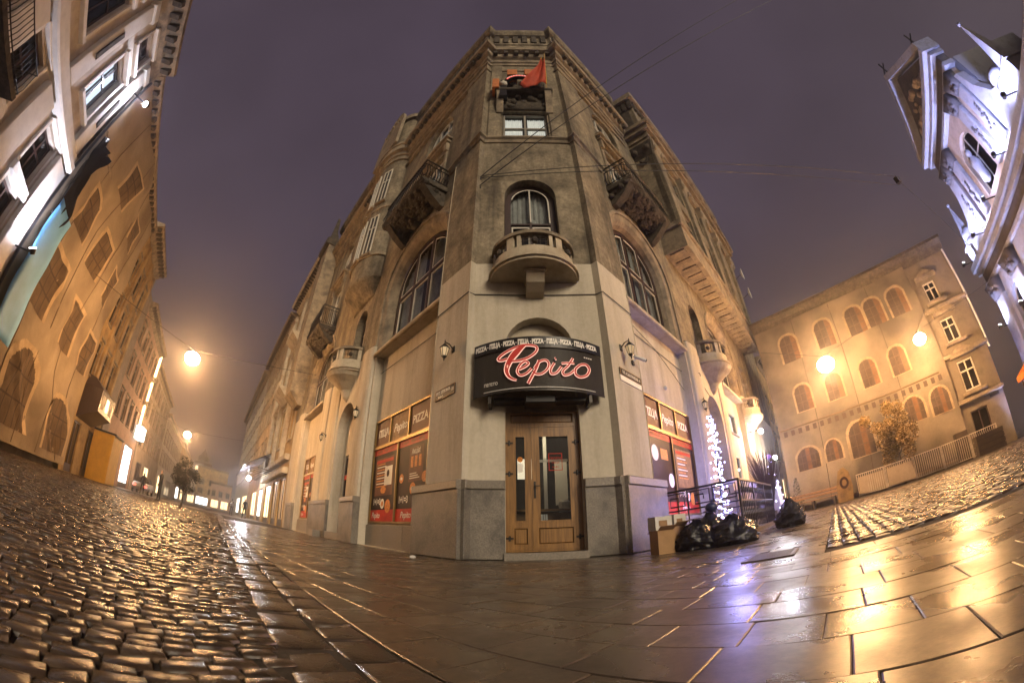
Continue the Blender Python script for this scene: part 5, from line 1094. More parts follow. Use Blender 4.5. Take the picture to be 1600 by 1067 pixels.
# building wrapped in printed netting
def wrapped(fr, name, label, s0, s1, H, mat, prints, pm_, dark_, light_, amp=.14, seed=1, w0=.1, multi=None, fold=0):
    frm = []
    t = thing(name, label, 'building', fr((s0+s1)/2, 0, 0)); nx, nz_ = int((s1-s0)*3.2), int(H*2.6); off = Vector((seed*7, 0, 0))
    def W(u, z): return w0+.12+min(1, max(0, (u-s0)/3.5))*amp*(noise.noise(Vector((u*.35+z*.22, z*.1, 0))+off)*1.6+.5*noise.noise(Vector((u*.9-z*.6, z*.25, 3))+off)+.25*abs(math.sin(u*1.1+z*.5)))+min(1, max(0, (u-s0)/3.5))*fold*(max(0, 1-abs(noise.noise(Vector((u*.22-z*.16, z*.05, 9))+off))*5)+.6*max(0, 1-abs(noise.noise(Vector((u*.3+z*.3, z*.06, 5))+off))*6))
    b = MB(fr); rows = [[(s0+(s1-s0)*i/nx, W(s0+(s1-s0)*i/nx, .3+(H-.3)*j/nz_), .3+(H-.3)*j/nz_) for i in range(nx+1)] for j in range(nz_+1)]
    b.loft(rows, closed=False); b.build('netting', mat, t, recalc=False, smooth=True)
    b = MB(fr); b.box(s0, s1, -9, w0-.4, 0, H-.05); b.build('wall', TAN, t)
    for u in np.arange(s0+2.4, s1-.5, 2.6):
        MB(fr).tube([(u+.02*j, W(u+.02*j, .4+(H-.5)*j/12)+.012, .4+(H-.5)*j/12) for j in range(13)], .018, 4).build('seam', pm_, t)
    def inside(u, z, poly):
        c = False
        for k in range(len(poly)):
            (x0, y0), (x1, y1) = poly[k-1], poly[k]
            if (y0 > z) != (y1 > z) and u < (x1-x0)*(z-y0)/(y1-y0)+x0: c = not c
        return c
    for poly, bars in prints:
        u0, u1 = min(q[0] for q in poly), max(q[0] for q in poly); z0, z1 = min(q[1] for q in poly), max(q[1] for q in poly); nb = bars*8; du = (u1-u0)/nb; nz2 = int((z1-z0)/du); dz = (z1-z0)/nz2
        bl = [MB(fr), MB(fr), MB(fr)]; cu = (u0+u1)/2
        for i in range(-5, nb+5):
            for j in range(-1, nz2+3):
                u, z = u0+i*du, z0+j*dz; c = (u+du/2, z+dz/2)
                if inside(*c, poly): k = 1 if (i % 8 == 0 and i) or (j % max(3, nz2//3) == 0 and j) else (2 if multi and (i//8) % 3 == 2 else 0)
                elif inside(cu+(c[0]-cu)*.82, z0+(c[1]-z0)*.9+.02, poly): k = 3
                else: continue
                if k == 3: bl_ = fb = None
                q = [(u, W(u, z)+.03, z), (u+du, W(u+du, z)+.03, z), (u+du, W(u+du, z+dz)+.03, z+dz), (u, W(u, z+dz)+.03, z+dz)]
                if k < 3: bl[k].add(q, [(0, 1, 2, 3)])
                else: frm.append(q)
        p = bl[0].build('printed_window', pm_, t, recalc=False); p['kind'] = 'stuff'; bl[1].build('printed_bar', dark_, p, recalc=False).__setitem__('kind', 'stuff')
        if bl[2].f: bl[2].build('printed_stripe', multi, p, recalc=False).__setitem__('kind', 'stuff')
        b = MB(fr)
        for q in frm: b.add(q, [(0, 1, 2, 3)])
        b.build('printed_frame', light_, p, recalc=False).__setitem__('kind', 'stuff'); frm.clear()
    return t, W
NET = fabric_mat('printed_netting', (.17, .13, .085), (.35, .28, .19)); NETP = pm('netting_print', (.105, .068, .036), .9, .4, 1.5)
NETD = pm('netting_dark_print', (.045, .028, .015), .9, .3, 2); NETL = pm('netting_pale_print', (.44, .33, .2), .9, .25, 2)
pr_ = [(arch(15.6, 18.6, .9, 2.8, 1.1), 5), (arch(21.0, 24.0, .7, 2.4, .9), 5), (rect(15.3, 17.2, 5.2, 7.6), 3), (rect(19.5, 21.3, 5.2, 7.4), 3), (rect(22.9, 24.4, 5.2, 7.2), 3), (rect(15.4, 17.0, 8.9, 10.8), 3), (rect(18.6, 20.2, 8.9, 10.8), 3), (rect(21.8, 23.3, 8.9, 10.7), 3), (rect(17.0, 18.6, 12.2, 13.9), 3), (rect(21.0, 22.6, 12.2, 13.8), 3)]
t, Wl = wrapped(FLL, 'wrapped_building', 'tall building wrapped in draped tan netting beside the blue banner', 12.85, 25.0, 15.4, NET, pr_, NETP, NETD, NETL, .2, 2, fold=.17)
cornice(FLL, t, 12.85, 25.0, 15.2, .6, .7); cornice(FLL, t, 13.2, 16.0, 11.6, .3, .3, dent=False)
b = MB(FLL); b.loft([[(12.9, -2, 15.9), (25, -2, 15.9), (25, -8, 15.9), (12.9, -8, 15.9)], [(14, -4, 18.5), (24, -4, 18.5), (24, -6, 18.5), (14, -6, 18.5)]]); b.build('attic_roof', M['iron'], t)
# narrow ornate house, dark gap, yellow kiosk
t = house('ornate_house', 'narrow ochre house with a dark wooden bay between the wrapped and the pink houses', FLL, 25.1, 32.0, 16.0, OCH, ((5.8, 7.9), (9.2, 11.2), (12.4, 14.2)), 3, d=.9, ground=[(26.0, 27.6, 3.0, SHOPD), (29.3, 31, 3.0, SHOPD)])
b = MB(FLL); b.loft([[(26.0, 0, 3.2), (29.6, 0, 3.2), (29.6, .4, 3.4), (26.0, .4, 3.4)], [(26, 0, 3.8), (29.6, 0, 3.8), (29.6, 1.3, 3.9), (26, 1.3, 3.9)], [(26, 0, 5.2), (29.6, 0, 5.2), (29.6, 1.3, 5.2), (26, 1.3, 5.2)], [(26.4, 0, 5.9), (29.2, 0, 5.9), (29.2, .5, 5.8), (26.4, .5, 5.8)]]); by = b.build('wooden_bay', M['darkwood'], t)
for k in range(3): MB(FLL).box(26.35+1.05*k, 27.05+1.05*k, 1.3, 1.32, 4.15, 4.95).build('bay_pane', SHOPY if k == 1 else M['curtain'], by)
for u in (25.3, 27.4, 29.6, 31.7):
    MB(FLL).cbox(u-.25, u+.25, -.02, .18, 4.9, 15.7, .04).build('pilaster', OCH, t)
t = thing('yellow_kiosk', 'plain yellow hoarding box standing by the dark house gap', 'kiosk', FLL(32, 1, 0)); b = MB(FLL); b.cbox(30.6, 33.4, 0, 1.6, 0, 3.3, .05); b.build('box', pm('yellow_panel', (.62, .36, .03), .6, .2, 1), t); MB(FLL).cbox(30.5, 33.5, 0, 1.75, 3.3, 3.42, .03).build('lid', M['iron'], t)
b = MB(FLL); b.box(32.1, 34.0, -9, .1, 0, 14.9); b.build('dark_house', GREY, None, 'dark set-back house in the gap beside the pink house', 'building', loc=FLL(33, -4, 0))
# pink house with a glowing strip, white shop
t = house('pink_house', 'pink house with a glowing corner strip and a bright white shop', FLL, 34.0, 46.5, 14.3, PINK, ((5.4, 7.4), (8.6, 10.4), (11.6, 13.2)), 5, ground=[(35, 37.2, 3.2, SHOPD), (38.2, 40.2, 3.2, SHOPY), (41.5, 46, 4.0, SHOPW)], d=.7, rnd=5)
LSM = em('lit_strip', (1.0, .66, .30), 5.0)
for z0, z1, u in ((6.4, 8.6, 45.3), (9.2, 11.2, 45.8), (12.0, 15.0, 46.2)): MB(FLL).cbox(u, u+.2, .05, .26, z0, z1, .03).build('light_strip', LSM, t)
MB(FLL).cbox(44.2, 46.0, .1, .9, 5.0, 6.3, .05).build('lit_shop_box', em('shop_box_light', (.75, .95, .95), 2.0), t)
house('brown_house', 'brown house between the pink house and a pale one, behind the street tree', FLL, 47, 66, 13.2, GREY, ((4.8, 6.8), (8, 9.8), (10.8, 12.3)), 6, ground=[(49, 53, 3.2, SHOPD), (55, 59, 3.2, SHOPY)], rnd=6)
house('pale_house', 'long pale far house past the brown house', FLL, 67, 100, 12.0, WH, ((4.8, 6.8), (8, 10)), 9, ground=[(69, 76, 3.2, SHOPY), (80, 90, 3.2, SHOPD)], rnd=7)
house('ochre_far_house', 'farthest ochre house in the row past the pale house', FLL, 101, 150, 12.6, OCH, ((5, 7), (8.4, 10.4)), 10, ground=[(103, 112, 3.3, SHOPW), (118, 130, 3.2, SHOPY)], rnd=8)
# continuing row on the near side of the left street
t = house('gilded_house', 'ornate golden house beyond the corner building with oriel and balconies', FL, 20.3, 33.0, 21.5, OCH, ((6.0, 9.0), (11.0, 14.0), (16, 18.6)), 5, ground=[(20.7, 23.3, 3.3, pm('white_shutter', (.7, .62, .5), .6, .1, 2)), (24.0, 26.8, 3.3, bpy.data.materials['white_shutter']), (28, 32, 3.2, SHOPY)], d=1.05, trim='cream', rnd=9)
b = MB(FL); b.loft([[(19.0, 0, 7.8), (20.6, 0, 7.8), (20.6, .3, 7.8), (19.0, .3, 7.8)], [(18.7, 0, 8.5), (20.8, 0, 8.5), (20.8, 1.0, 8.5), (18.7, 1.0, 8.5)], [(18.7, 0, 20.5), (20.8, 0, 20.5), (20.8, 1.0, 20.5), (18.7, 1.0, 20.5)]]); b.build('boxed_pier', M['molding'], BL)
b = MB(FL); b.cbox(18.6, 20.9, 0, 1.3, 20.5, 21.1, .08); b.loft([[(19, .2, 21.1), (20.6, .2, 21.1), (20.6, 1.1, 21.1), (19, 1.1, 21.1)], [(19.5, .5, 22.6), (20.1, .5, 22.6), (20.1, .9, 22.6), (19.5, .9, 22.6)], [(19.7, .6, 24.2), (19.9, .6, 24.2), (19.9, .8, 24.2), (19.7, .8, 24.2)]]); b.build('pier_finial', M['dirty'], BL)
for u0, u1, z in ((24.6, 28.0, 10.4), (24.8, 27.8, 15.4)):
    b = MB(FL); b.loft([[(u0+.3, 0, z-.8), (u1-.3, 0, z-.8), (u1-.3, .2, z-.8), (u0+.3, .2, z-.8)], [(u0, 0, z), (u1, 0, z), (u1, 1.1, z), (u0, 1.1, z)], [(u0, 0, z+.18), (u1, 0, z+.18), (u1, 1.15, z+.18), (u0, 1.15, z+.18)]]); ba = b.build('balcony', M['cream'], t)
    for k in range(9): u = u0+.15+(u1-u0-.3)*k/8; MB(FL).lathe([(.05, z+.18), (.1, z+.45), (.05, z+.8), (.07, z+.95)], u, 1.02, 6).build('baluster', M['cream'], ba)
    MB(FL).cbox(u0, u1, .9, 1.15, z+.95, z+1.1, .03).build('rail', M['cream'], ba)
for u in (23.6, 28.6, 32.8): MB(FL).cbox(u-.35, u+.35, -.02, .3, 4.6, 20.9, .06).build('pilaster', M['cream'], t)
for z in (3.5, 4.4, 9.9): MB(FL).cbox(20.4, 33, -.02, .38, z, z+.4, .06).build('string_course', M['cream'], t)
house('lit_townhouse', 'tall tan townhouse behind the glass awning', FL, 33.2, 52, 21.0, TAN, ((6, 8.4), (10.4, 12.8), (14.6, 16.8)), 6, ground=[(34, 38, 3.2, SHOPW), (40, 46, 3.2, SHOPY)], d=1.0, rnd=10)
house('far_townhouse', 'far white townhouse past the tan one with the awning', FL, 52.2, 90, 20.5, WH, ((6, 8.4), (10.4, 12.8), (14.6, 16.8)), 9, ground=[(54, 64, 3.2, SHOPY), (70, 80, 3.2, SHOPW)], d=1.0, rnd=12)
t = thing('glass_awning', 'sloping glass awning on iron ribs over the far shops', 'awning', FL(34, 1, 4.2)); AW = pm('bluish_awning_glass', (.20, .22, .30), .15, .3, 2)
for k in range(9):
    u = 28.5+1.5*k; MB(FL).prism(rect(0, 1, 0, 1), 0, 0) if k == 99 else MB(FL).add([(u+.05, .1, 5.9), (u+1.45, .1, 5.9), (u+1.45, 2.3, 4.5), (u+.05, 2.3, 4.5), (u+.05, .1, 5.87), (u+1.45, .1, 5.87), (u+1.45, 2.3, 4.47), (u+.05, 2.3, 4.47)], [(0, 1, 2, 3), (4, 5, 6, 7), (0, 1, 5, 4), (1, 2, 6, 5), (2, 3, 7, 6), (3, 0, 4, 7)]).build('glass_panel', AW, t)
    MB(FL).tube([(u, .05, 5.93), (u, 2.35, 4.5), (u, .05, 4.3)], .035, 5).build('rib', M['iron'], t)
MB(FL).tube([(28.5, 2.35, 4.5), (42, 2.35, 4.5)], .04, 5).build('beam', M['iron'], t)
# street end: town hall tower and small lit houses
def far(az, d): return (d*math.sin(R_(az)), d*math.cos(R_(az)))
t = thing('far_tower', 'blue grey tower far away at the end of the cobbled street', 'tower', (*far(-43.2, 190), 0)); x, y = far(-43.2, 190); b = MB(); b.box(x-3.5, x+3.5, y-3.5, y+3.5, 0, 17); b.build('shaft', pm('blue_stone', (.16, .18, .24), .9, .2, .3), t)
b = MB(); b.lathe([(4.4, 17), (4.2, 18), (2.6, 18.6), (2.6, 20.5), (1.6, 21.5), (.1, 24)], x, y, 10); b.build('cap', M['iron'], t)
for z in (6, 10, 14): MB().box(x-.7, x+.7, y-3.56, y-3.5, z, z+2).build('window', SHOPY, t)
for k, (az, d, wd, h, m) in enumerate(((-41.6, 165, 12, 14, OCH), (-44.8, 172, 9, 11, WH), (-40.2, 160, 8, 9, PINK))):
    x, y = far(az, d); a = R_(az); fr = Frame((x, y), (math.cos(a), -math.sin(a)), (-math.sin(a), -math.cos(a)))
    house('far_house', ('ochre house closing the end of the cobbled street', 'pale house at the street end beside the far tower', 'low pinkish house at the street end by the awning')[k], fr, -wd/2, wd/2, h, m, ((4.5, 6.5),) if h < 12 else ((4.5, 6.5), (8, 10)), 3, ground=[(-wd/2+.8, -.5, 3.3, SHOPW if k == 0 else SHOPY), (.5, wd/2-.8, 3.3, SHOPY)], rnd=20+k)
# small tree in the left street
def leaf_tree(name, label, x, y, h, r, trunk_h, nleaf, leafmat, seed, ls=.1, squash=1.15, cat='tree'):
    t = thing(name, label, cat, (x, y, 0)); rgt = random.Random(seed); tip = []
    b = MB(); b.tube([(x, y, 0), (x+.03, y, trunk_h*.5), (x, y+.02, trunk_h), (x, y, h*.8)], [.07*h/2.5, .055*h/2.5, .045*h/2.5, .012], 7)
    for k in range(11):
        a = rgt.uniform(0, 6.28); z0 = rgt.uniform(trunk_h*.9, h*.75); e_ = (x+r*.75*math.cos(a), y+r*.75*math.sin(a), z0+rgt.uniform(.2, .5)*r*1.3); b.tube([(x, y, z0), ((x+e_[0])/2, (y+e_[1])/2, z0+.1*r), e_], [.02*h/2.5, .014*h/2.5, .004], 5); tip.append(e_)
    b.build('trunk', pm('bark_'+name, (.07, .05, .035), .9, .3, 8), t); b = MB(); cz = (trunk_h+h)/2
    clumps = [(x+rgt.gauss(0, r*.45), y+rgt.gauss(0, r*.45), cz+rgt.gauss(0, (h-trunk_h)*.26), rgt.uniform(.22, .42)*r) for _ in range(20)]+[(*e_, .3*r) for e_ in tip]
    V, F = [], []
    for i in range(nleaf):
        c = clumps[i % len(clumps)]; d = Vector((rgt.gauss(0, 1), rgt.gauss(0, 1), rgt.gauss(0, 1))).normalized()*c[3]*rgt.uniform(.5, 1.1); p = Vector(c[:3])+d
        a = Vector((rgt.gauss(0, 1), rgt.gauss(0, 1), rgt.gauss(0, .6))).normalized(); q = a.cross(Vector((rgt.gauss(0, 1), rgt.gauss(0, 1), 1))).normalized(); s_ = ls*rgt.uniform(.6, 1.3); k = len(V)
        V += [p-a*s_, p+q*s_*.45, p+a*s_, p-q*s_*.45]; F.append((k, k+1, k+2, k+3))
    b.v = V; b.f = F; b.build('crown', leafmat, t, recalc=False); return t
leaf_tree('street_tree', 'small dark street tree standing in the middle of the cobbled street', -15.6, 15.5, 2.15, .72, .75, 4200, pm('dark_leaf', (.030, .028, .016), .6, .4, 5), 3, .05)
leaf_tree('golden_tree', 'round headed yellow-leaved tree behind the barrier fence in the square', 18.4, 13.8, 3.65, 1.2, 1.0, 9000, pm('yellow_leaf', (.22, .14, .035), .6, .6, 3), 8, .07)
# ---------------------------------------------------------------- wrapped building at the end of the square
NET2 = fabric_mat('pale_netting', (.062, .051, .039), (.22, .182, .13)); STR = pm('striped_print', (.045, .028, .017), .9, .5, 5)
pr2 = [(arch(-4.5, -3.15, 2.25, 2.9, .6), 5), (arch(-2.75, -1.8, 2.35, 2.9, .6), 4), (arch(-1.25, .15, 2.1, 3.3, .7), 4), (arch(2.2, 3.4, 2.9, 3.6, .6), 4), (arch(3.85, 4.95, 2.8, 3.6, .55), 4)]
pr2 += [(arch(c-.55, c+.55, 8.7, 9.9, .5), 3) for c in (-3.3, -.9, 1.2, 2.5, 4.1)]+[(arch(c-.5, c+.5, 5.6, 6.7, .45), 3) for c in (-3.3, -1.3, .9, 2.8)]
t, Wm = wrapped(FMB, 'netted_building', 'large building under pale netting printed with arches at the end of the square', -5.3, 5.35, 11.3, NET2, pr2, STR, pm('dark_stripe_print', (.08, .05, .035), .9, .3, 3), pm('pale_stripe_print', (.26, .20, .125), .9, .3, 3), .12, 5, multi=pm('orange_stripe_print', (.12, .055, .02), .9, .3, 3), fold=.1)
cornice(FMB, t, -5.3, 8.3, 11.2, .75, .7, 'dirty', False); MB(FMB).box(-5.3, 8.2, -9, -.42, 11.3, 11.9).build('roof', M['iron'], t)
b = MB(FMB)
for k in range(22):
    u = -5.0+.46*k; b.box(u, u+.22, Wm(u, 4.6)+.02, Wm(u, 4.6)+.05, 4.42, 4.72)
b.build('printed_frieze', STR, t).__setitem__('kind', 'stuff'); MB(FMB).tube([(-5.2+.5*k, Wm(-5.2+.5*k, 4.85)+.03, 4.85) for k in range(21)], .05, 5).build('printed_cornice', NETP, t)
GRY2 = pm('grey_beige_facade', (.20, .165, .115), .9, .35, 1.2, .4, 12, stain=(.08, .065, .045), sscale=1.2)
hl = [rect(6.05, 7.05, 3.35, 5.0), rect(6.05, 6.95, 6.15, 7.5), rect(6.0, 6.8, 8.7, 9.85), rect(5.9, 7.0, .05, 2.3)]
MB(FMB).panel(rect(5.3, 8.2, 0, 11.3), hl, .0, .3).build('bare_bay', GRY2, t, recalc=False); b = MB(FMB); b.add([(8.2, 0, 0), (8.2, -9, 0), (8.2, -9, 11.3), (8.2, 0, 11.3)], [(0, 1, 2, 3)]); b.build('side_wall', OCH, t, recalc=False)
for q in hl[:3]:
    u0, u1, z0, z1 = q[0][0], q[1][0], q[0][1], q[2][1]; window(t, FMB, u0, u1, z0, z1, -.1, [(u0+u1)/2], [z0+(z1-z0)*.65], None, .09, .08, 'whitewood', 'darkglass', 'curtain', d=.06)
    b = MB(FMB); b.cbox(u0-.3, u1+.3, 0, .3, z1+.2, z1+.42, .03); MB(FMB).cbox(u0-.25, u1+.25, 0, .35, z0-.25, z0-.08, .03).build('window_sill', M['molding'], t); b.build('window_surround', M['molding'], t); MB(FMB).prism([(u0-.3, z1+.43), (u1+.3, z1+.43), ((u0+u1)/2, z1+.8)], 0, .22).build('window_gable', M['molding'], t)
window(t, FMB, 5.9, 7.0, .05, 2.3, -.1, [6.45], [], None, .08, .06, 'darkwood', 'darkglass', None, d=.06)
for z in (2.9, 5.4, 8.2): MB(FMB).cbox(5.35, 8.25, -.02, .3, z-.12, z+.08, .03).build('string_course', M['molding'], t)
run([FMB(8.25, .12, 11.2), FMB(8.3, .12, 5)], .07, 'white drainpipe on the far corner of the netted building', 'drainpipe', 'pipe', 'white')  # pipe in white paint
MB(FMB).box(7.3, 7.9, .02, .06, 2.55, 2.7).build('street_plate', M['signblack'], None, 'tiny dark plate on the bare corner of the netted building', 'sign', loc=FMB(7.6, .04, 2.6))
# fence, boxes, bench, yellow post, bins in front of it
t = thing('barrier_fence', 'pale wire barrier fence in front of the yellow tree', 'fence', FMB(0, 2, 0)); FE = pm('dull_fence_paint', (.55, .49, .4), .6, .2, 3)
def fpt(i): return -1.2+i*1.55, 2.3+.12*math.sin(i*1.7)
for i in range(5):
    (a, c), (d, e_) = fpt(i), fpt(i+1); pn = MB(FMB).tube([(a, c, .05), (a, c, 1.15), (d-.06, e_, 1.15), (d-.06, e_, .05)], .022, 5).build('panel_frame', FE, t); b = MB(FMB)
    for k in range(1, 14): q = k/14; b.tube([(a+(d-a)*q, c+(e_-c)*q, .12), (a+(d-a)*q, c+(e_-c)*q, 1.15)], .012, 4)
    b.tube([(a, c, .12), (d-.06, e_, .12)], .016, 4); b.build('fence_bars', FE, pn).__setitem__('kind', 'stuff')
    if i < 2: MB(FMB).box(a+.05, d-.1, c+.03, c+.05, .15, 1.0).build('mesh_sheet', pm('pale_sheet', (.33, .27, .19), .8, .2, 2) if i == 0 else bpy.data.materials['pale_sheet'], pn)
def crate(label, u0, u1, w0, w1, h, m, cat='crate'):
    t = thing('crate', label, cat, FMB((u0+u1)/2, (w0+w1)/2, 0)); n = 4
    for k in range(n):
        z = h*k/n; MB(FMB).cbox(u0, u1, w1-.03, w1, z+.01, z+h/n-.03, .004).build('slat', m, t); MB(FMB).cbox(u0, u0+.03, w0, w1-.03, z+.01, z+h/n-.03, .004).build('slat', m, t)
    MB(FMB).box(u0+.04, u1-.04, w0, w1-.04, .02, h-.03).build('liner', M['room'], t)
DKW = pm('dark_crate_wood', (.05, .035, .02), .8, .3, 6)
crate('dark slatted planter crate at the end of the barrier fence', 5.1, 6.6, 2.2, 3.1, .95, DKW); crate('second dark crate standing against the netted building by the bare bay', 4.4, 5.1, .9, 1.6, 1.5, DKW)
t = thing('wooden_bench', 'long wooden bench at the foot of the netted building', 'bench', FMB(-3.6, 2.4, 0))
for k in range(3): MB(FMB).cbox(-5.0, -2.3, 2.2+.16*k, 2.33+.16*k, .45, .5, .01).build('seat_plank', M['print_tan'], t)
for k in range(2): MB(FMB).cbox(-5.0, -2.3, 2.1, 2.14, .62+.17*k, .74+.17*k, .01).build('back_plank', M['print_tan'], t)
for u in (-4.8, -3.65, -2.5): MB(FMB).cbox(u-.06, u+.06, 2.08, 2.66, 0, .45, .01).build('leg', DKW, t)
t = thing('advert_board', 'ochre leaning advertising board with a dark ring beside the barrier fence', 'board', FMB(-1.9, 2.5, 0)); b = MB(FMB)
b.loft([[(u, 2.62-.18*z/1.7, z) for u, z in pl] for pl in [[(-2.3, .02), (-1.5, .02), (-1.45, .7), (-1.55, 1.45), (-1.8, 1.72), (-2.1, 1.6), (-2.28, .9)]]]+[[(u, 2.52-.18*z/1.7, z) for u, z in [(-2.3, .02), (-1.5, .02), (-1.45, .7), (-1.55, 1.45), (-1.8, 1.72), (-2.1, 1.6), (-2.28, .9)]]]); b.build('panel', pm('ochre_post', (.17, .105, .03), .8, .5, 3), t)
b = MB(FMB); b.loft([[(u, 2.64-.18*z/1.7, z) for u, z in disc(-1.86, .95, .24, .3)], [(u, 2.64-.18*z/1.7, z) for u, z in disc(-1.86, .95, .13, .17)]], caps=False); b.build('dark_ring', M['print_dark'], t, recalc=False); MB(FMB).tube([(-1.9, 2.45, 1.3), (-1.9, 2.1, .0)], .03, 5).build('strut', DKW, t)
for k, (u, w_, h, lb) in enumerate(((-5.9, 2.6, .8, 'small dark round shrub in a tub at the end of the wooden bench'), (-4.6, 1.5, 1.9, 'slim dark conical shrub behind the wooden bench'))):
    t = thing('potted_shrub', lb, 'plant', FMB(u, w_, 0)); MB(FMB).lathe([(.2, 0), (.28, .35), (.3, .38), (.22, .38)], u, w_, 10).build('tub', DKW, t); b = MB(FMB); rgs = random.Random(k)
    V, F = [], []
    for i in range(500):
        z = .38+(h-.38)*rgs.random(); r = .3*(1-(z-.38)/(h-.3))**.6*rgs.uniform(.6, 1.1) if k else .32*rgs.random()**.4; a = rgs.uniform(0, 6.28); b.add([(u+r*math.cos(a)+rgs.gauss(0, .03), w_+r*math.sin(a)+rgs.gauss(0, .03), z+rgs.gauss(0, .03)) for _ in range(3)], [(0, 1, 2)])
    b.build('foliage', bpy.data.materials['dark_leaf'], t, recalc=False)
# orange market stall at the far right
t = thing('market_stall', 'orange canopied stall beside the bare bay of the netted building', 'stall', FMB(9.6, 3.2, 0))
for u in (8.6, 10.9):
    for w_ in (2.4, 3.9): MB(FMB).tube([(u, w_, 0), (u, w_, 2.5)], .04, 6).build('pole', M['brass'], t)
b = MB(FMB); b.loft([[(8.4, 2.2, 2.4), (11.1, 2.2, 2.4), (11.1, 4.1, 2.4), (8.4, 4.1, 2.4)], [(8.4, 2.2, 2.65), (11.1, 2.2, 2.65), (11.1, 4.1, 2.65), (8.4, 4.1, 2.65)], [(9.3, 3.0, 3.4), (10.2, 3.0, 3.4), (10.2, 3.3, 3.4), (9.3, 3.3, 3.4)]]); b.build('canopy', pm('orange_canvas', (.55, .16, .02), .8, .3, 2), t); MB(FMB).cbox(8.7, 10.8, 2.6, 3.9, 0, .95, .03).build('counter', DKW, t)
for k in range(5): MB(FMB).cbox(8.8+.4*k, 9.1+.4*k, 3.0, 3.6, .95, 1.3+.2*(k % 2), .03).build('goods', OR if k % 2 else M['parcel'], t)
b = MB(FMB); b.cbox(7.0, 12.0, 5.2, 6.6, 0, .34, .06); b.build('low_platform', M['print_white'], None, 'low pale platform in front of the orange stall', 'platform', loc=FMB(9, 6, 0))
# house on the right street between the oriel and the netted building
t = house('side_house', 'plain ochre house between the corner building and the netted building', FR, 26.1, 37, 12.4, OCH, ((4.4, 6.4), (7.6, 9.4)), 4, ground=[(27, 29, 2.9, SHOPY), (31, 34, 2.9, SHOPD)], rnd=31)
# ---------------------------------------------------------------- floodlit church on the right
LST = pm('pale_church_stone', (.27, .28, .33), .8, .5, 1.3, .45, 9, stain=(.12, .11, .11), sscale=1.3); LSD = pm('dark_church_relief', (.055, .05, .055), .9, .5, 2.5, .6, 8); LSW = pm('warm_church_niche', (.30, .24, .20), .85, .3, 1.5)
CH = thing('floodlit_church', 'baroque church front with gable and obelisks lit in cold blue-white light', 'church', FCH(19, 0, 0))
MB(FCH).panel(rect(4, 26.2, 0, 10.4), [arch(10.5, 13, 3, 6.5, 1.2), arch(17.2, 20.8, .1, 5, 1.8), arch(22.3, 24.2, 3, 6.5, .9)], 0, .5).build('wall', LST, CH, recalc=False)
MB(FCH).panel(rect(15.2, 23.0, 10.4, 16.0), [arch(18.0, 20.4, 11.2, 13.2, 1.1)], 0, .4).build('upper_wall', LSW, CH, recalc=False)
b = MB(FCH); b.box(4, 26.2, -22, -.9, 0, 10.3); b.box(15.2, 23, -6, -.9, 10.3, 16); b.build('nave', LST, CH)
b = MB(FCH); b.loft([[(4.5, -1, 10.4), (4.5, -22, 10.4), (4.5, -11, 19)], [(25.5, -1, 10.4), (25.5, -22, 10.4), (25.5, -11, 19)]]); b.build('roof', pm('rusty_roof', (.12, .045, .02), .7, .3, 1), CH)
for q in ((18.0, 20.4, 11.2, 14.3, (13.2, 1.1)), (10.5, 13, 3, 7.7, (6.5, 1.2)), (22.3, 24.2, 3, 7.4, (6.5, .9))): window(CH, FCH, *q[:4], -.25, [(q[0]+q[1])/2], [q[2]+1.8], q[4], .12, .1, 'greywood', 'darkglass', None, d=.08)
for z0, z1, d in ((15.3, 15.6, .35), (15.6, 16.2, .2), (16.2, 16.5, .55), (16.5, 16.9, .85)): MB(FCH).cbox(15.0-d*.5, 23.2+d*.5, -.4, d, z0, z1, .05).build('entablature', LST if z0 != 15.6 else LSD, CH)
b = MB(FCH); b.prism([(15.0, 16.9), (23.2, 16.9), (19.1, 20.1)], -.4, .25); b.build('gable', LSD, CH)
b = MB(FCH)
for (a, c), (d, e_) in (((14.6, 16.9), (19.1, 20.4)), ((23.6, 16.9), (19.1, 20.4))): b.loft([[(a, -.4, c), (a, .8, c), (a, .8, c+.5), (a, -.4, c+.5)], [(d, -.4, e_), (d, .8, e_), (d, .8, e_+.5), (d, -.4, e_+.5)]])
b.build('raking_cornice', LST, CH)
rgc = random.Random(3); b = MB(FCH)
for k in range(26):
    u = rgc.uniform(16.6, 21.6); b.ball((u, .3, 17.2+rgc.random()*max(.2, 1.9-abs(u-19.1)*.75)), rgc.uniform(.12, .28), 6, 4)
b.build('gable_relief', LSW, CH, smooth=True)
for u in (15.3, 16.7, 20.9, 22.2):
    MB(FCH).cbox(u, u+.8, -.02, .3, 10.9, 14.3, .05).build('pilaster', LST, CH); b = MB(FCH); b.loft([[(u, 0, 14.3), (u+.8, 0, 14.3), (u+.8, .32, 14.3), (u, .32, 14.3)], [(u-.2, 0, 15.2), (u+1.0, 0, 15.2), (u+1.0, .6, 15.2), (u-.2, .6, 15.2)]])
    for k in range(8): b.ball((u+.8*rgc.random(), .42, 14.4+.8*rgc.random()), .14, 6, 4)
    b.build('capital', LSD, CH, smooth=True); b = MB(FCH)
    for k in range(9): b.ball((u+.4+rgc.gauss(0, .12), .3, 11.6+1.6*k/9), .11, 6, 4)
    b.build('garland', LSD, CH, smooth=True)
b = MB(FCH); b.lathe([(.12, 11.3), (.3, 11.5), (.26, 12.0), (.34, 12.5), (.2, 12.9), (.08, 13.0), (.17, 13.15), (.17, 13.35), (.05, 13.5)], 19.2, .2, 10); b.build('niche_figure', LST, CH, smooth=True)
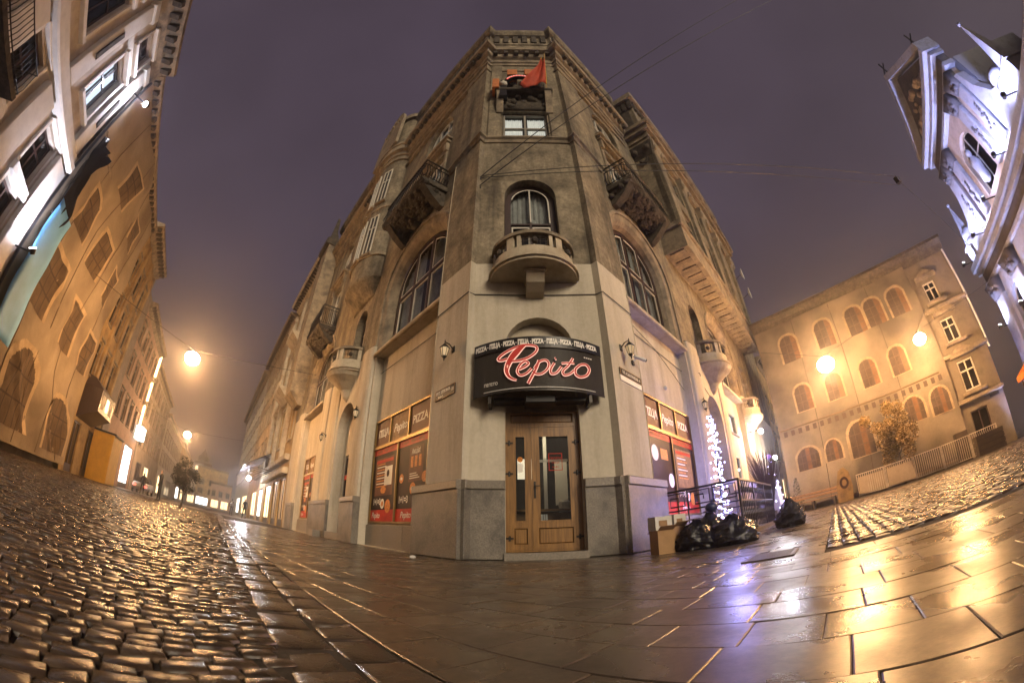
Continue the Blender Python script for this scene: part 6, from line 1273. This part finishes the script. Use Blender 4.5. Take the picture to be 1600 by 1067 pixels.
for u0, u1, sg in ((12.7, 15.2, 1), (25.5, 23.0, -1)):
    b = MB(FCH); pl = [(u1, 10.4), (u1, 14.8), (u1-(u1-u0)*.12, 14.6), (u1-(u1-u0)*.2, 13.4), (u1-(u1-u0)*.45, 12.2), (u1-(u1-u0)*.8, 11.6), (u0, 11.4), (u0, 10.4)]; b.prism(pl, -.3, .2); b.build('volute', LST, CH)
    b = MB(FCH); b.lathe([(.5, 11.3), (.52, 11.6), (.2, 11.62)], u1-(u1-u0)*.82, .0, 12); b.ball((u1-(u1-u0)*.82, .1, 11.9), .5, 10, 6); b.build('scroll', LST, CH, smooth=True)
for u in (12.2, 25.6, 6):
    b = MB(FCH); b.loft([[(u-.45, -.5, 10.4), (u+.45, -.5, 10.4), (u+.45, .4, 10.4), (u-.45, .4, 10.4)], [(u-.45, -.5, 11.3), (u+.45, -.5, 11.3), (u+.45, .4, 11.3), (u-.45, .4, 11.3)]]); b.loft([[(u-.55, -.6, 11.3), (u+.55, -.6, 11.3), (u+.55, .5, 11.3), (u-.55, .5, 11.3)], [(u-.5, -.55, 11.5), (u+.5, -.55, 11.5), (u+.5, .45, 11.5), (u-.5, .45, 11.5)]])
    b.loft([[(u-.33, -.38, 11.5), (u+.33, -.38, 11.5), (u+.33, .28, 11.5), (u-.33, .28, 11.5)], [(u-.03, -.08, 14.5), (u+.03, -.08, 14.5), (u+.03, -.02, 14.5), (u-.03, -.02, 14.5)]]); b.ball((u, -.05, 14.55), .12, 8, 5); b.build('obelisk', LST, CH)
for z0, z1, d in ((8.7, 9.0, .2), (9.0, 9.6, .12), (9.6, 9.95, .38), (9.95, 10.4, .6)): MB(FCH).cbox(4, 26.2+d*.6, -.02, d, z0, z1, .05).build('entablature', LST if z0 != 9.0 else LSD, CH)
for u in (8.6, 13.6, 15.4, 21.4, 24.6):
    MB(FCH).cbox(u, u+1.2, -.02, .35, .9, 7.6, .06).build('pilaster', LST, CH); b = MB(FCH); b.loft([[(u, 0, 7.6), (u+1.2, 0, 7.6), (u+1.2, .4, 7.6), (u, .4, 7.6)], [(u-.2, 0, 8.6), (u+1.4, 0, 8.6), (u+1.4, .65, 8.6), (u-.2, .65, 8.6)]])
    for k in range(10): b.ball((u+1.2*rgc.random(), .5, 7.7+.9*rgc.random()), .15, 6, 4)
    b.build('capital', LSD, CH, smooth=True)
for u, z in ((19.1, 20.4), (15.0, 17.0)): b = MB(FCH); b.tube([(u, .3, z), (u, .3, z+1.7)], .05, 5); b.tube([(u-.45, .3, z+1.1), (u+.45, .3, z+1.1)], .05, 5); b.ball((u, .3, z+.35), .25, 8, 5); b.build('iron_cross', M['iron'], CH)
# ---------------------------------------------------------------- people
def person(label, x, y, h, az, seed, coat, legs, step=.16):
    p = thing('person', label, 'person', (x, y, 0)); me = bpy.data.meshes.new('body'); s = h/1.75; ca, sa = math.cos(az), math.sin(az)
    def P(a, c, z): return (s*(ca*a-sa*c), s*(sa*a+ca*c), s*z)
    J = [((0, 0, .95), .13), ((0, 0, 1.12), .12), ((0, .01, 1.32), .15), ((0, .01, 1.46), .085), ((0, .015, 1.53), .052), ((0, .03, 1.60), .088), ((0, .02, 1.70), .078)]
    E = [(0, 1), (1, 2), (2, 3), (3, 4), (4, 5), (5, 6)]
    for sg in (-1, 1):
        k = len(J); J += [((sg*.09, 0, .9), .1), ((sg*.095, sg*step*.5, .5), .068), ((sg*.1, sg*step, .09), .048), ((sg*.1, sg*step+.13, .045), .038)]; E += [(0, k), (k, k+1), (k+1, k+2), (k+2, k+3)]
        k = len(J); J += [((sg*.17, 0, 1.40), .072), ((sg*.235, -.03-sg*.05, 1.14), .055), ((sg*.225, .07-sg*.09, .9), .042), ((sg*.22, .1-sg*.09, .80), .036)]; E += [(3, k), (k, k+1), (k+1, k+2), (k+2, k+3)]
    bm = bmesh.new(); sl = bm.verts.layers.skin.verify(); vs = []
    for i, (c, r) in enumerate(J):
        v = bm.verts.new(P(*c)); v[sl].radius = (r*s, r*s*.8); v[sl].use_root = (i == 0); vs.append(v)
    for a, c in E: bm.edges.new((vs[a], vs[c]))
    bm.to_mesh(me); bm.free(); o = bpy.data.objects.new('tmp', me); COL.objects.link(o); o.modifiers.new('k', 'SKIN').use_smooth_shade = True; o.modifiers.new('s', 'SUBSURF').levels = 1
    m2 = bpy.data.meshes.new_from_object(o.evaluated_get(bpy.context.evaluated_depsgraph_get())); bpy.data.objects.remove(o)
    for m in (coat, legs, SKIN, HAIR): m2.materials.append(m)
    for f in m2.polygons:
        z = f.center.z/s; r = math.hypot(f.center.x, f.center.y)/s; f.material_index = 1 if z < .86 and r < .2 else (2 if (1.5 < z < 1.68 and (-sa*f.center.x+ca*f.center.y)/s > .03) or (z < .86) else (3 if z > 1.52 else 0)); f.use_smooth = True
        if z < .86 and math.hypot(f.center.x, f.center.y)/s > .2 and z < .3: f.material_index = 1
    p.parent = None; bpy.data.objects.remove(p); m2.name = 'person'; return link('person', m2, None, label, 'person', None, None, Vector((x, y, 0)))
SKIN = pm('skin', (.45, .27, .18), .6, .1, 5); HAIR = pm('dark_hair', (.02, .015, .01), .6, .2, 9); CO1 = pm('dark_blue_coat', (.02, .022, .035), .8, .2, 5); CO2 = pm('black_trousers', (.012, .012, .014), .8, .2, 5); CO3 = pm('brown_jacket', (.06, .04, .03), .8, .2, 5)
q = FL(31.0, 1.7, 0); person('person in a dark blue coat walking near the glass awning', q.x, q.y, 1.75, R_(200), 1, CO1, CO2)
q = FL(37.0, 2.6, 0); person('person in a brown jacket farther along under the awning', q.x, q.y, 1.72, R_(30), 2, CO3, CO2, .1)
q = (-18.6, 16.6); person('person in dark clothes standing beside the small street tree', q[0], q[1], 1.78, R_(150), 3, CO2, CO2, .05)
q = FLL(36, 3.4, 0); person('person in dark clothes walking past the pink house', q.x, q.y, 1.74, R_(40), 4, CO1, CO2, .2)
# distant car with a red light by the bright shop
t = thing('parked_car', 'small pale car with red tail lights by the bright white shop', 'car', FLL(43, 2.2, 0)); b = MB(FLL)
sec = [(40.9, .55, .8, .62), (41.2, .35, .95, .8), (42.4, .32, 1.02, .84), (44.4, .32, 1.02, .84), (45.0, .4, .92, .78), (45.15, .55, .75, .6)]
b.loft([[(u, 2.3-hw, z0), (u, 2.3+hw, z0), (u, 2.3+hw*1.0, z1*.7), (u, 2.3+hw*.93, z1), (u, 2.3-hw*.93, z1), (u, 2.3-hw, z1*.7)] for u, z0, z1, hw in sec]); b.build('body', pm('silver_paint', (.35, .35, .36), .3, .05, 2, metal=.4), t, smooth=True)
b = MB(FLL); b.loft([[(u, 2.3-hw, z) for u, z, hw in ((41.6, 1.0, .74), (44.3, 1.0, .74))]+[(u, 2.3+hw, z) for u, z, hw in ((44.3, 1.0, .74), (41.6, 1.0, .74))], [(42.1, 1.75, 1.45), (43.8, 1.75, 1.45), (43.8, 2.85, 1.45), (42.1, 2.85, 1.45)]]); b.build('cabin', SHOPD, t)
for u in (41.7, 44.2):
    for w_ in (1.52, 3.08): MB(FLL).lathe([(.3, 0)], 0, 0) if 0 else MB(FLL).tube([(u, w_-.08, .31), (u, w_+.08, .31)], .31, 14).build('wheel', M['wire'], t)
for w_ in (1.75, 2.85): MB(FLL).box(40.88, 40.93, w_-.12, w_+.12, .62, .76).build('tail_light', em('tail_red', (1, .05, .03), 6) if w_ < 2 else bpy.data.materials['tail_red'], t)
# ---------------------------------------------------------------- street lamps and floodlights (each lamp carries its own light)
def plight(parent, p, power, col, r=.12, spot=None, aim=None):
    l = bpy.data.lights.new('lamp_light', 'SPOT' if spot else 'POINT'); l.energy = power; l.color = col; l.shadow_soft_size = r
    o = bpy.data.objects.new('lamp_light', l); COL.objects.link(o); o.parent = parent; o.location = Vector(p)-LOC[parent]
    if spot: l.spot_size = R_(spot); l.spot_blend = .6; o.rotation_euler = (Vector(aim)-Vector(p)).to_track_quat('-Z', 'Y').to_euler()
SODIUM = (1.0, .50, .19)
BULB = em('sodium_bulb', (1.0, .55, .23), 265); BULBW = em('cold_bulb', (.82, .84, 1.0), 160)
def hanging_lamp(label, p, power, a, c, r=.16):
    """suspended street lamp on a cross wire between a and c"""
    t = thing('street_lamp', label, 'street lamp', p, 'street lamps hung on cross wires'); p = Vector(p)
    b = MB(); b.lathe([(.03, p.z+.42), (.09, p.z+.38), (.12, p.z+.25), (.30, p.z+.14), (.31, p.z+.10), (.1, p.z+.12)], p.x, p.y, 14); b.build('shade', M['iron'], t)
    MB().ball(p, r, 12, 8, (1, 1, .8)).build('bulb', BULB, t, smooth=True)  # ball oversized so its disc takes in the glare round the lamp
    a, c = Vector(a), Vector(c); top = p+Vector((0, 0, .42))
    b = MB(); b.tube([a, top], .012, 4); b.tube([top, c], .012, 4); b.build('cross_wire', M['wire'], t)
    plight(t, p-Vector((0, 0, r+.06)), power, SODIUM, .3)
def dirp(az, el, d): return (d*math.sin(R_(az)), d*math.cos(R_(az)), CAMH+d*math.tan(R_(el)))
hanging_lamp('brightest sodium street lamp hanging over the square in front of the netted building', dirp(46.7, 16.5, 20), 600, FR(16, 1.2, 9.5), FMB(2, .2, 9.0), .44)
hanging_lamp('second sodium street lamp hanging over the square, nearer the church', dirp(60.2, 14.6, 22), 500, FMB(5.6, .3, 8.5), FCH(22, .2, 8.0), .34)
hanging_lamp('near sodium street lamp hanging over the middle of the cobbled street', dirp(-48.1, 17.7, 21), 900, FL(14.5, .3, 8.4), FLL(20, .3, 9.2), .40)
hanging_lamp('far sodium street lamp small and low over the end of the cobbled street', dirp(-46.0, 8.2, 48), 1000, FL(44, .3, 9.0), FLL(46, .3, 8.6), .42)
def flood(label, p, aim, power, col, spot=110, r=.1, bm=None, size=.14, base=None):
    t = thing('floodlight', label, 'floodlight', p, 'cold floodlights on the facades'); p = Vector(p); d = (Vector(aim)-p).normalized()
    if base is not None: MB().tube([p-d*.15, Vector(base)], .035, 5).build('arm', M['iron'], t)
    MB().tube([p-d*.22, p-d*.02], [size*.7, size*1.05], 10).build('housing', M['iron'], t); MB().tube([p-d*.02, p-d*.005], [size*.95, size*.9], 10).build('lens', bm or BULBW, t); plight(t, p+d*.05, power, col, r, spot, aim)
COLD = (.80, .80, 1.0)
flood('floodlight at the top of the end pilaster of the white building', FLL(12.9, .9, 13.8), FLL(11.2, .1, 12.6), 560, COLD, 100, base=FLL(12.7, .05, 14.0))
flood('floodlight low on the end pilaster of the white building, at the picture edge', FLL(12.7, .95, 6.0), FLL(11.2, .1, 8.6), 700, COLD, 110, base=FLL(12.6, .05, 5.8))
for k, (u, z, pw, lb) in enumerate(((16.0, 10.6, 1000, 'floodlight on the ledge below the first upper pilasters of the church'), (22.4, 10.6, 1000, 'floodlight on the ledge below the outer upper pilasters of the church'), (19.2, 10.6, 260, 'small floodlight under the church niche'), (25.6, 10.55, 700, 'floodlight at the foot of the outer church obelisk'), (12.6, 10.55, 900, 'floodlight at the foot of the inner church obelisk'))):
    flood(lb, FCH(u, 1.3, z), FCH(u, .1, z+2.4), pw*1.3, (.46, .50, 1.0), 150, base=FCH(u, .45, 10.4))
for k, (u, lb) in enumerate(((10, 'ground floodlight washing the near part of the church wall'), (17, 'ground floodlight beside the church door'), (23.5, 'ground floodlight at the far corner of the church'))):
    flood(lb, FCH(u, 2.6, .3), FCH(u, 0, 6), 1100, (.42, .46, 1.0), 130)
for u, z, lb in ((25.6, 6.2, 'small cold lamp on the far corner pilaster of the church'), (22.0, 6.0, 'small cold lamp between the lower church pilasters'), (14.8, 6.0, 'small cold lamp on the inner lower pilaster of the church')):
    flood(lb, FCH(u, .9, z), FCH(u, .1, z+2), 420, (.50, .54, 1.0), 150, base=FCH(u, .1, z-.2))
# cold wall lamps on the right front, warm lamps of the shops, light of the small trees
t = thing('wall_floodlight', 'glaring white wall lamp under the far small round balcony', 'wall lamp', FR(14.6, .75, 4.6)); MB(FR).ball((14.6, .75, 4.6), .13, 10, 6).build('bulb', em('white_glare', (.98, .93, 1.0), 60), t); MB(FR).tube([(14.6, .05, 4.7), (14.6, .62, 4.7)], .03, 6).build('arm', M['iron'], t); plight(t, FR(14.6, .95, 4.45), 130, (.95, .92, 1.0), .1)
t = thing('wall_floodlight', 'smaller white wall lamp farther along, past the round balcony', 'wall lamp', FR(19.0, .7, 3.6)); MB(FR).ball((19.0, .7, 3.6), .13, 10, 6).build('bulb', bpy.data.materials['white_glare'], t); MB(FR).tube([(19.0, .05, 3.7), (19.0, .58, 3.7)], .03, 6).build('arm', M['iron'], t); plight(t, FR(19.0, .9, 3.4), 110, (.95, .92, 1.0), .1)
t = thing('shop_lamp', 'glaring white lamp under the glass awning of the far shops', 'lamp', FL(35, 1.4, 3.9)); MB(FL).ball((35, 1.4, 3.9), .22, 10, 6).build('bulb', em('shop_glare', (.95, .96, 1.0), 60), t); MB(FL).tube([(35, 1.4, 4.1), (35, 1.4, 4.9)], .03, 5).build('rod', M['iron'], t); plight(t, FL(35, 1.7, 3.6), 350, (.95, .95, 1.0), .2)
lt = [o for o in COL.objects if o.name.startswith('light_tree')][0]; plight(lt, FR(4.05, 1.25, 1.2), 70, (.36, .34, 1.0), .2); plight(lt, FR(4.1, 1.2, 2.4), 42, (.38, .36, 1.0), .18); plight(lt, FR(4.1, 1.2, .6), 32, (.34, .32, 1.0), .18)
lc = [o for o in COL.objects if o.name.startswith('light_cone')][0]; plight(lc, FR(9.5, 2.2, 1.2), 30, (.62, .62, 1.0), .3)

# ---------------------------------------------------------------- thin haze added for the glow round the lamps
b = MB(); b.box(-275, 275, -275, 275, -1.1, 46); hz = b.build('haze', newmat('haze')[0], kind='stuff'); m = hz.data.materials[0]; N = m.node_tree.nodes; N.remove(N['Principled BSDF'])
pv = N.new('ShaderNodeVolumePrincipled'); pv.inputs['Color'].default_value = (.9, .88, .9, 1); pv.inputs['Density'].default_value = .0030; pv.inputs['Anisotropy'].default_value = .82
m.node_tree.links.new(pv.outputs[0], [n for n in N if n.type == 'OUTPUT_MATERIAL'][0].inputs['Volume'])
